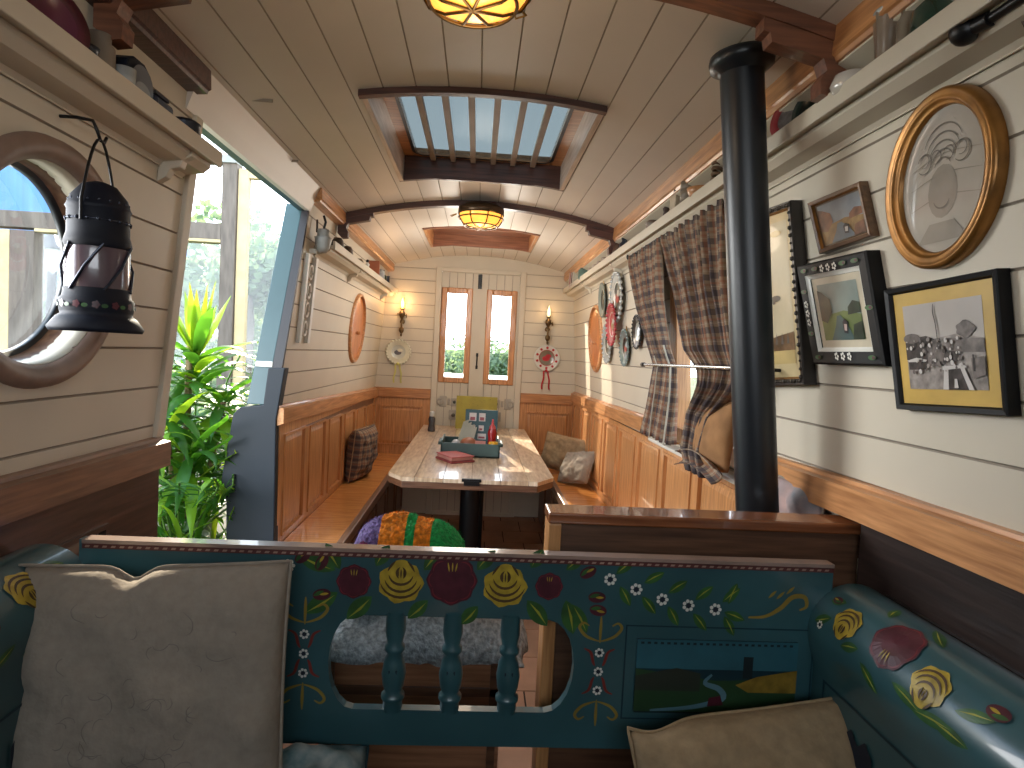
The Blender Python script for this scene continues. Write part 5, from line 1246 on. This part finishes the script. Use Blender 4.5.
# near right
flute = MB(); prof = [(.026, 0), (.03, .01), (.027, .02), (.031, .07), (.036, .11)]
root = thing('glass_vase', 'fluted clear glass vase above the oval frame', 'vase', (XR, 1.168, zrr))
mb = MB(); n_ = 40; vs = []
for r_, h in prof:
    for k in range(n_): a = 2*pi*k/n_; q = r_*(1+.06*cos(10*a)); vs.append((XR+q*cos(a), 1.168+q*sin(a), zrr+h))
mb.add(vs, [(i*n_+k, i*n_+(k+1) % n_, (i+1)*n_+(k+1) % n_, (i+1)*n_+k) for i in range(len(prof)-1) for k in range(n_)], 0, True); mb.add(vs[:n_], [tuple(range(n_))], 0)
mb.build('bowl', mat('smoky_glass', (132, 118, 104), .12, var=.2, coat=.8), root, solid=.002)
MB().lathe([(.0365, .108), (.038, .112), (.0365, .116)], (XR, 1.168, zrr)).build('rim', silver, root)
vessel('green_bottle', 'squat dark green bottle on right shelf near corner', 'bottle', XR, 1.125, zrr, [(.03, 0), (.033, .01), (.033, .06), (.014, .08), (.012, .1), (.0001, .101)], mat('bottle_green', (30, 58, 46), .15, coat=.6))
vessel('storage_jar', 'cloudy storage jar between glass vase and green bottle', 'jar', XR, 1.18, zrr, [(.022, 0), (.025, .01), (.025, .07), (.02, .08), (.02, .09), (.0001, .091)], mat('cloudy', (120, 110, 96), .2, coat=.6))
tp = vessel('china_teapot', 'round white china teapot with brown lid on right shelf', 'teapot', XR-.005, 1.36, zrr, [(.02, 0), (.034, .008), (.042, .025), (.036, .045), (.02, .053)], mat('china', (196, 190, 180), .2, coat=.8), handle=(.036, .015, .038), spout=.034)
MB().lathe([(.022, .05), (.024, .055), (.02, .064), (.006, .068), (.006, .074), (.0001, .078)], (XR-.005, 1.36, zrr)).build('lid', mat('lid_brown', (126, 74, 60), .3), tp)
disc_on_edge('display_plate', 'grey plate with dark red rim propped on right shelf', XR, 1.63, zrr, .06, [mat('rim_red', (140, 40, 46), .3), mat('plate_slate', (112, 104, 100), .3, var=.3, scale=40)], 1)
tag(disc_on_edge('display_plate', 'dark green plate half behind the red rimmed plate', XR+.01, 1.55, zrr, .05, [mat('greenish', (44, 62, 56), .3), dkgreen], 1), 'dark green plate half behind the red rimmed plate', 'plate')
root = thing('coiled_ornament', 'brown coiled rope ornament on right shelf behind flue', 'ornament', (XR, 2.03, zrr))
mb = MB(); mb.tube([(XR+.022*cos(t*.5), 2.03+.03*cos(t*.5+1), zrr+.006+.0014*t) for t in range(60)], .006, 6); mb.build('coil', mat('rope_brown', (110, 84, 62), .8), root)
tag(MB().lathe([(.0001, .0), (.03, 0), (.045, .03), (.05, .045), (.046, .045), (.04, .03), (.0001, .01)], (XR, 2.18, zrr)).build('wooden_bowl', oakx), 'orange brown wooden bowl on right shelf', 'bowl')
vessel('striped_canister', 'banded grey brown canister beside the wooden bowl', 'canister', XR, 2.43, zrr, [(.035, 0), (.036, .003), (.036, .03), (.033, .033), (.036, .036), (.036, .07), (.033, .073), (.036, .076), (.036, .1), (.0001, .102)], mat('canister', (120, 106, 90), .5, var=.25, stretch=(1, 1, 8)))
root = thing('model_church', 'tall cream block model with dark spike on right shelf', 'ornament', (XR, 2.44, zrr))
MB().box(XR-.02, XR+.02, 2.41, 2.48, zrr, zrr+.13).build('tower', mat('block_cream', (176, 162, 140), .6, var=.15, scale=30), root, bevel=.003)
MB().lathe([(.012, 0), (.004, .05), (.0005, .08)], (XR-.02, 2.40, zrr+.09), seg=8).build('spike', iron, root)
figurine('small dark brown figurine on right shelf beside tall block', XR, 2.74, zrr, .11, mat('fig_brown', (70, 52, 46), .4), oakd)
vessel('lidded_cup', 'small dark lidded cup above the far curtain', 'cup', XR, 2.95, zrr, [(.024, 0), (.03, .03), (.03, .045), (.034, .05), (.02, .062), (.0001, .066)], mat('cup_taupe', (104, 86, 74), .4), handle=(.028, .01, .04))
gnames = 'tiny thimble pots in a row on right shelf'
for i, yy in enumerate((3.12, 3.22, 3.33)):
    vessel('thimble_pot', 'tiny brown thimble pot above the plaid curtains', 'pot', XR, yy, zrr, [(.014, 0), (.02, .015), (.016, .03), (.0001, .032)], mat('thimble', (92, 76, 66), .4), 12, gnames)
vessel('stoneware_jug', 'brown stoneware jug at the far beam bracket, right shelf', 'jug', XR, 3.68, zrr, [(.025, 0), (.034, .03), (.03, .06), (.016, .08), (.02, .1), (.0001, .095)], mat('stoneware', (86, 60, 48), .3, coat=.4), handle=(.03, .02, .08))
vessel('pewter_jug', 'dark jug just nearer than the stoneware jug, right shelf', 'jug', XR, 3.52, zrr, [(.025, 0), (.03, .025), (.026, .05), (.014, .065), (.018, .08), (.0001, .078)], mat('pewter_dark', (44, 52, 66), .3, .4), handle=(.028, .015, .065))
for i, yy in enumerate((3.88, 4.04, 4.2, 4.36, 4.54)):
    if i == 0:
        g0 = vessel('china_cup', 'small white and brown china cup on far right shelf', 'cup', XR, yy, zrr, [(.018, 0), (.024, .03), (.026, .05), (.022, .049), (.0001, .01)], mat('china_mixed', (190, 178, 166), .3, c2=(90, 66, 60), scale=60), handle=(.022, .012, .04), group='china cups on far right shelf')
    else:
        cpy = g0.copy(); C.objects.link(cpy); cpy.location = (XR, yy*.946, zrr)
        for ch in list(g0.children): q = ch.copy(); C.objects.link(q); q.parent = cpy
vessel('green_jar', 'grey green glazed jar near end of right shelf', 'jar', XR, 4.85, zrr, [(.04, 0), (.046, .02), (.046, .07), (.03, .09), (.0001, .1)], mat('glaze_green', (72, 100, 92), .3))
def books(label, x, y, z, m, h=.12, group=None):
    y *= .96 if x > 0 else .975; root = thing('book', label, 'book', (x, y, z), group); MB().box(x-.04, x+.04, y-.014, y+.014, z, z+h).build('book_cover', m, root, bevel=.002); MB().box(x-.041, x+.036, y-.011, y+.011, z+.003, z+h-.003).build('pages', whitem, root)
books('dark red book standing at far end of right shelf', XR, 5.30, zrr, mat('book_red', (140, 44, 44), .5)); books('brown book beside red one at far right shelf end', XR, 5.20, zrr, mat('book_brown', (90, 60, 48), .5), .11); books('pale book third from far end of right shelf', XR, 5.10, zrr, mat('book_pale', (180, 176, 160), .5), .1)
# far left shelf
for (yy, lab, c, hh) in ((3.5, 'dark round pot nearest the hatch, far left shelf', (60, 54, 50), .085), (3.75, 'second dark pot along the far left shelf', (74, 62, 54), .08), (4.1, 'low brown pot in middle of far left shelf', (96, 78, 52), .06)):
    vessel('small_pot', lab, 'pot', XL, yy, zl, [(.02, 0), (.036, hh*.4), (.03, hh*.8), (.02, hh), (.0001, hh*.97)], mat('pot%d' % int(yy*10), c, .4), 18)
figurine('black and white figurine on far left shelf', XL, 4.42, zl, .11, whitem, iron)
books('rust brown book on far left shelf', XL, 4.65, zl, mat('book_rust', (150, 84, 56), .5), .13)
vessel('white_jar', 'white jar with dark band on far left shelf', 'jar', XL, 4.92, zl, [(.04, 0), (.044, .02), (.044, .08), (.03, .1), (.0001, .105)], mat('jar_mixed', (190, 190, 186), .3, c2=(50, 60, 74), scale=14), 20)
vessel('dark_bottle', 'dark bottle with yellow top near left far corner', 'bottle', XL, 5.12, zl, [(.03, 0), (.032, .07), (.012, .09), (.012, .12), (.0001, .121)], mat('bottle_green', (30, 58, 46), .15, coat=.6), 16)
vessel('dark_tankard', 'dark tankard in the corner of far left shelf', 'tankard', XL, 5.28, zl, [(.036, 0), (.032, .08), (.036, .09), (.0001, .09)], mat('pewter_dark', (44, 52, 66), .3, .4), 16, handle=(.032, .02, .07))
# grey bucket lamp and white scroll at hatch end of far left shelf
gx, gy = -.765, 3.04
gz_ = 1.885
root = thing('hanging_lamp', 'pale grey cup lamp at hatch end of far left shelf', 'lamp', (gx, gy, gz_))
MB().lathe([(.0001, 0), (.018, 0), (.032, .02), (.038, .06), (.04, .072), (.032, .075), (.028, .085), (.027, .11), (.0001, .113)], (gx, gy, gz_), seg=22).build('cup', mat('lamp_grey', (140, 140, 136), .5), root)
MB().tube([(gx, gy, 1.99), (gx+.01, gy, 2.03), (gx, gy, 2.06)], .006, 8).tube([(gx-.03, gy, 1.98), (gx-.03, gy, 2.04)], .005, 8).build('stem', iron, root)
MB().box(-wx(1.9), gx-.03, gy-.012, gy+.012, 1.88, 1.9).build('arm_plate', whitem, root)
mb = MB()
def ws(y, z, o): return pw(-1, y, z, .006+o)
for (y0, y1) in ((2.96, 2.99), (3.10, 3.14)):
    mb.hexa([pw(-1, y, z, o) for o in (0, .02) for (y, z) in ((y0, 1.45), (y1, 1.45), (y1, 1.87), (y0, 1.87))])
for k in range(4): mb.tube([pw(-1, 3.05+.03*cos(t*.6), 1.52+k*.09+.035*sin(t*.6), .01) for t in range(11)], .008, 6)
tag(mb.build('scroll_panel', whitem, bevel=.003), 'white carved scroll panel below the grey cup lamp', 'wall panel')

# ------------------------------------------------------------------ outside
gr = MB(); gr.box(-60, 60, -30, 90, -.62, -.6); struct(gr.build('ground', mat('grass_ground', (104, 116, 80), .9, var=.2, scale=.5)), 'grassy ground outside the boat', 'ground')
dkk = MB(); dkk.box(-4.6, -1.05, .4, 5.4, -.6, .38); struct(dkk.build('ground_deck', mat('grey_deck', (70, 68, 62), .8, scale=3)), 'pale quay deck beside the hatch', 'ground')
# timber glazed screen
G = thing('glazed_screen', 'weathered timber glazed screen outside the hatch', 'screen', (-2.6, 5.0, .38))
YS = 5.0
def vb(x0, x1, z0, z1, m, nm, y=YS, t=.12): return MB().box(x0, x1, y, y+t, z0, z1).build(nm, m, G, bevel=.004)
vb(-2.045, -1.935, .38, 2.83, greyw, 'post'); vb(-3.62, -3.44, .38, 2.2, greyw, 'post'); vb(-4.0, -3.62, .38, 2.2, creamt, 'post')
vb(-4.0, -2.045, 2.22, 2.345, greyw, 'transom'); vb(-3.44, -1.93, 2.81, 2.87, mat('head_grey', (150, 152, 150), .6), 'head_beam', YS-.02)
vb(-3.44, -2.045, 2.195, 2.22, creamt, 'bead'); vb(-1.93, -1.85, .38, 2.78, creamt, 'casement_stile', YS+.02, .06); vb(-1.28, -1.2, .38, 2.78, creamt, 'casement_stile', YS+.02, .06); vb(-1.85, -1.28, 2.71, 2.78, creamt, 'casement_rail', YS+.02, .06); vb(-1.85, -1.28, .5, .58, creamt, 'casement_rail', YS+.02, .06)
vb(-1.2, -1.08, .38, 2.9, greyw, 'post')
MB().box(-1.85, -1.28, YS+.05, YS+.055, .58, 2.71).build('pane', glass, G); MB().box(-3.44, -2.045, YS+.05, YS+.055, .4, 2.2).build('pane', glass, G)
# far building seen through porthole
Bd = thing('blue_building', 'tall blue clad building beyond the near porthole', 'building', (-16, 17, -.6))
a = onY(49, 250, 15).x
MB().box(a-7, a, 15, 22, -.6, 11).build('wall', mat('blue_cladding', (86, 134, 190), .6, var=.1, scale=1, stretch=(6, 6, .2)), Bd)
for k in range(3): MB().box(a-2.6, a-1.5, 14.9, 15.0, 1.2+k*2.6, 2.9+k*2.6).build('window', mat('bldg_window', (120, 136, 140), .2), Bd)
MB().box(a-7.1, a+.15, 14.8, 22, 11, 11.3).build('roof', greyw, Bd)
lp_ = onY(51, 300, 10); Sl = thing('street_lamp', 'black street lamp seen through the near porthole', 'street lamp', (lp_.x, 10, -.6))
tp_ = onY(51, 243, 10).z
MB().tube([(lp_.x, 10, -.6), (lp_.x, 10, tp_-.4)], .07, 10).build('pole', iron, Sl)
MB().lathe([(.06, -.42), (.2, -.05), (.22, 0)], (lp_.x, 10, tp_-.1), seg=4).build('lantern_glass', mat('lamp_pane', (190, 200, 200), .3), Sl)
MB().lathe([(.3, -.1), (.06, .12), (.0001, .2)], (lp_.x, 10, tp_), seg=4).build('lantern_cap', iron, Sl)
def tree(label, x, y, R, H, seed, m=leaft, group='trees beyond the boat', n=5200, ls=.11):
    random.seed(seed); root = thing('tree', label, 'tree', (x, y, -.6), group)
    MB().tube([(x, y, -.6), (x+.1, y, H*.4), (x, y, H*.7)], [R*.09, R*.07, R*.03], 8).build('trunk', greyw, root)
    mb = MB(); bl = [(Vector((random.uniform(-.6, .6)*R, random.uniform(-.6, .6)*R, random.uniform(-.35, .35)*H)), random.uniform(.3, .55)*R) for k in range(9)]
    for k in range(n):
        c, r_ = random.choice(bl); d = Vector((random.gauss(0, 1), random.gauss(0, 1), random.gauss(0, 1))).normalized()*r_*random.uniform(.5, 1)
        p = Vector((x, y, H*.55))+c+d; a = Vector((random.gauss(0, 1), random.gauss(0, 1), random.gauss(0, 1))).normalized()*ls; b = a.orthogonal().normalized()*ls*.6
        mb.add([p-a, p-b, p+a, p+b], [(0, 1, 2, 3)])
    mb.build('crown', m, root)
tree('broad tree behind the timber screen, left of its post', -7.2, 14, 3.0, 1.7, 1); tree('tall hedge tree behind right pane of timber screen', -5.0, 13.5, 2.0, 4.6, 2); tree('bushy tree seen through left door window', -2.6, 24, 2.0, 1.3, 3, n=3500); tree('bushy tree seen through right door window', .9, 26, 2.2, 1.6, 4, n=3500); tree('spreading tree beyond the plant and navy post', -6.5, 21, 3.0, 3.5, 5)
hd = MB(); random.seed(12)
for k in range(5000):
    x, y, z = random.uniform(-22, 4), random.uniform(28, 30), random.uniform(-.6, 1.2); hd.add([(x, y, z), (x+.3, y, z+.1), (x+.2, y+.1, z+.35), (x-.1, y, z+.25)], [(0, 1, 2, 3)])
tag(hd.build('hedge', leaft), 'long pale hedge along the far side of the water', 'hedge')
Bo = thing('moored_boat', 'pale blue roofed boat moored beyond the doors', 'boat', (-.2, 13, -.6))
MB().prism([(-2.4, 12, -.6), (2.2, 12, -.6), (2.5, 12, .3), (-2.6, 12, .3)], (0, 2, 0)).build('hull', navyst, Bo); MB().box(-2.0, 1.8, 12.2, 13.8, .3, .85).build('cabin', mat('boat_pale', (150, 180, 196), .4), Bo, bevel=.05); MB().box(-2.1, 1.9, 12.1, 13.9, .85, .95).build('roof', mat('boat_white', (200, 214, 220), .4), Bo, bevel=.03)
# plants
def blade(mb, p, az, el, L, w, droop, mi=0, n=6):
    d = Vector((cos(az)*cos(el), sin(az)*cos(el), sin(el))); side = Vector((-sin(az), cos(az), 0)); vs = []
    q = Vector(p)
    for k in range(n+1):
        t = k/n; ww = w*(sin(pi*min(1, t*.9+.08)))**.7*(1-t**4)+.0008; nn = side.cross(d).normalized()
        vs += [q-side*ww+nn*ww*.3, q, q+side*ww+nn*ww*.3]
        d = (d+Vector((0, 0, -droop/n))).normalized(); q = q+d*L/n
    vs = [Vector((-1.03-(v.x+1.03)*.15 if v.x > -1.03 else v.x, v.y, max(v.z, .385))) for v in vs]
    mb.add(vs, [(3*k+j, 3*k+j+1, 3*k+j+4, 3*k+j+3) for k in range(n) for j in (0, 1)], mi, True)
def plantpot(root, x, y, z, r, h, m): MB().lathe([(.0001, 0), (r*.75, 0), (r, h), (r*1.06, h), (r*1.06, h-.03), (r*.9, h-.03), (.0001, h-.03)], (x, y, z), seg=28).build('pot', m, root)
wp = mat('white_pot', (200, 198, 190), .4); z0 = .38
root = thing('dracaena_plant', 'tall bright leaved dracaena with broad upright top leaves outside hatch', 'plant', (-1.33, 2.95, z0)); plantpot(root, -1.33, 2.95, z0, .13, .24, wp)
MB().tube([(-1.33, 2.95, z0+.15), (-1.34, 2.96, .9), (-1.33, 2.95, 1.42)], [.022, .018, .015], 10).tube([(-1.33, 2.95, z0+.15), (-1.25, 3.0, .8), (-1.20, 3.02, 1.15)], .014, 8).build('stem', mat('cane', (120, 104, 70), .7), root)
random.seed(21); mb = MB()
for k in range(16): blade(mb, (-1.30, 2.95, 1.36), random.uniform(0, 6.28), random.uniform(1.05, 1.5), random.uniform(.26, .38), .024, .25, 1)
for k in range(34): blade(mb, (-1.30, 2.95, 1.16+.007*k), k*2.4, random.uniform(.15, .95), random.uniform(.3, .46), .03, random.uniform(.8, 1.7), k % 3 == 0)
for (hx, hy, hz) in ((-1.20, 3.02, 1.0), (-1.36, 2.80, .98), (-1.22, 2.75, .80), (-1.42, 3.05, .82)):
    for k in range(30): blade(mb, (hx, hy, hz+.006*k), k*2.4, random.uniform(.0, 1.1), random.uniform(.3, .42), .026, random.uniform(.8, 1.8), k % 5 == 0)
    mb.tube([(hx, hy, hz+.1), (lerp(hx, -1.33, .7), lerp(hy, 2.95, .7), z0+.2)], .012, 8, 2)
mb.build('foliage', [leafg, leafb, mat('cane', (120, 104, 70), .7)], root)
def palm(name, label, x, y, H, seed, nf=22, R=.45, mi=0):
    random.seed(seed); root = thing(name, label, 'plant', (x, y, z0)); plantpot(root, x, y, z0, .12, .2, wp if seed % 2 else mat('terracotta', (140, 90, 66), .6)); mb = MB(); st = MB()
    for k in range(nf):
        az = k*2.4; el = random.uniform(.75, 1.4); L = random.uniform(.6, 1)*H; d = Vector((cos(az)*cos(el), sin(az)*cos(el), sin(el))); q = Vector((x+.04*cos(az), y+.04*sin(az), z0+.15)); pts = [q.copy()]
        for j in range(12):
            d = (d+Vector((0, 0, -.03-.012*j))).normalized(); q = q+d*L/12; q.x = min(q.x, -1.04); pts.append(q.copy())
            if j > 3:
                sd = Vector((-sin(az), cos(az), 0))
                for s in (-1, 1):
                    dd = (d*.6+sd*s).normalized(); blade(mb, q, math.atan2(dd.y, dd.x), math.asin(max(-1, min(1, dd.z)))+.1, .17*(1-abs(j-8)/9), .011, 1.0, (k+j) % 4 == 0, 4)
        st.tube(pts, .005, 5)
    mb.build('foliage', [leafg, leafb], root); st.build('fronds', mat('frond_stem', (84, 120, 50), .5), root)
palm('areca_palm', 'feathery dark green palm crowding the left of the hatch', -1.75, 2.7, .9, 31); palm('areca_palm', 'arching palm behind the dracaena near the navy post', -1.5, 3.4, .95, 32); palm('parlour_palm', 'low palm in white pot at bottom of hatch', -1.27, 2.75, .55, 33, 18); palm('areca_palm', 'palm farthest back beside the timber screen', -2.0, 3.7, 1.0, 35)
random.seed(40); mb = MB()
for k in range(90): blade(mb, (-1.25+random.uniform(-.2, .2), 2.8+random.uniform(-.3, .3), z0+random.uniform(.0, .2)), random.uniform(0, 6.28), random.uniform(.7, 1.4), random.uniform(.25, .5), .012, random.uniform(.4, 1.6), k % 3 == 0)
tag(mb.build('spider_plant', [leafg, leafb]), 'tangle of thin arching leaves around the plant pots', 'plant')

# ------------------------------------------------------------------ light
W = bpy.data.worlds.new('world'); bpy.context.scene.world = W; W.use_nodes = True; nt = W.node_tree; bg = nt.nodes['Background']
tc = N(nt, 'ShaderNodeTexCoord'); sp = N(nt, 'ShaderNodeSeparateXYZ'); nt.links.new(tc.outputs['Generated'], sp.inputs[0])
cr = N(nt, 'ShaderNodeValToRGB'); cr.color_ramp.elements[0].position = 0.0; cr.color_ramp.elements[0].color = (.9, .95, 1, 1)
cr.color_ramp.elements[1].position = .75; cr.color_ramp.elements[1].color = (.30, .42, .55, 1)
nt.links.new(sp.outputs[2], cr.inputs[0]); nt.links.new(cr.outputs[0], bg.inputs[0]); bg.inputs[1].default_value = 5.0
sd = Vector((.56, -2.54, -1.4)).normalized()
S = bpy.data.lights.new('sun', 'SUN'); S.energy = 9; S.angle = radians(.6); S.color = (1, .88, .68); so = bpy.data.objects.new('sun', S); C.objects.link(so); so.rotation_euler = sd.to_track_quat('-Z', 'Y').to_euler()
def spot(loc, tgt, e, ang, col=(1, .9, .72)):
    L = bpy.data.lights.new('streak_spot', 'SPOT'); L.energy = e; L.spot_size = ang; L.spot_blend = .1; L.color = col; L.shadow_soft_size = .02
    o = bpy.data.objects.new('streak_spot', L); C.objects.link(o); o.location = loc; o.rotation_euler = (Vector(tgt)-Vector(loc)).to_track_quat('-Z', 'Y').to_euler()
spot((-1.6, 7.25, 2.6), (0, 5.46, 1.6), 900, radians(35))  # added spot outside the doors, throws light streaks on the right wall
def area(loc, tgt, sx, sy, e, col=(1, 1, 1)):
    L = bpy.data.lights.new('daylight_helper', 'AREA'); L.shape = 'RECTANGLE'; L.size = sx; L.size_y = sy; L.energy = e; L.color = col
    o = bpy.data.objects.new('daylight_helper', L); C.objects.link(o); o.location = loc; o.rotation_euler = (Vector(tgt)-Vector(loc)).to_track_quat('-Z', 'Y').to_euler(); return o
area((0, -1.2, 1.9), (0, 3, 1.7), 1.4, .4, 3, (.95, .97, 1))  # added soft fill lamp behind the viewer
fl_ = bpy.data.lights.new('cabin_fill', 'POINT'); fl_.energy = 14; fl_.color = (1, .93, .82); fl_.shadow_soft_size = .25; fo = bpy.data.objects.new('cabin_fill', fl_); C.objects.link(fo); fo.location = (-.02, 4.3, 1.95)  # added fill light for the far cabin, no fitting hangs there
area((-2.3, .95, 1.75), (.85, 1.0, 1.5), 1.2, 1.0, 72, (.97, .98, 1)); area((-2.6, 3.0, 2.1), (.85, 1.5, 1.5), 1.3, 1.0, 50, (1, .98, .95))  # added lamps outside porthole and hatch, brighten right wall and ceiling
po = area((-.95, 2.28, 1.6), (0, 2.28, 1.6), 1.0, 1.0, 1); po.data.cycles.is_portal = True
for (loc, t, a, b) in (((-.98, 1.26, 1.58), (0, 1.26, 1.55), .4, .4), ((0, 5.53, 1.58), (0, 3, 1.58), .7, .8), ((-.02, 2.53, 2.5), (-.02, 2.53, 1), .75, 1.0), ((.95, 2.3, 1.55), (0, 2.3, 1.5), .75, .9), ((0, -1.32, 1.65), (0, 1, 1.65), 1.9, 1.3)):
    q = area(loc, t, a, b, 1); q.data.cycles.is_portal = True
sc = bpy.context.scene
sc.view_settings.view_transform = 'Standard'; sc.view_settings.look = 'None'; sc.view_settings.exposure = .52; sc.view_settings.gamma = 1
sc.cycles.max_bounces = 10; sc.cycles.diffuse_bounces = 6; sc.cycles.transparent_max_bounces = 16; sc.cycles.caustics_reflective = False; sc.cycles.caustics_refractive = False; sc.cycles.sample_clamp_indirect = 6
for o in bpy.data.objects:
    if '_w' in o: del o['_w']
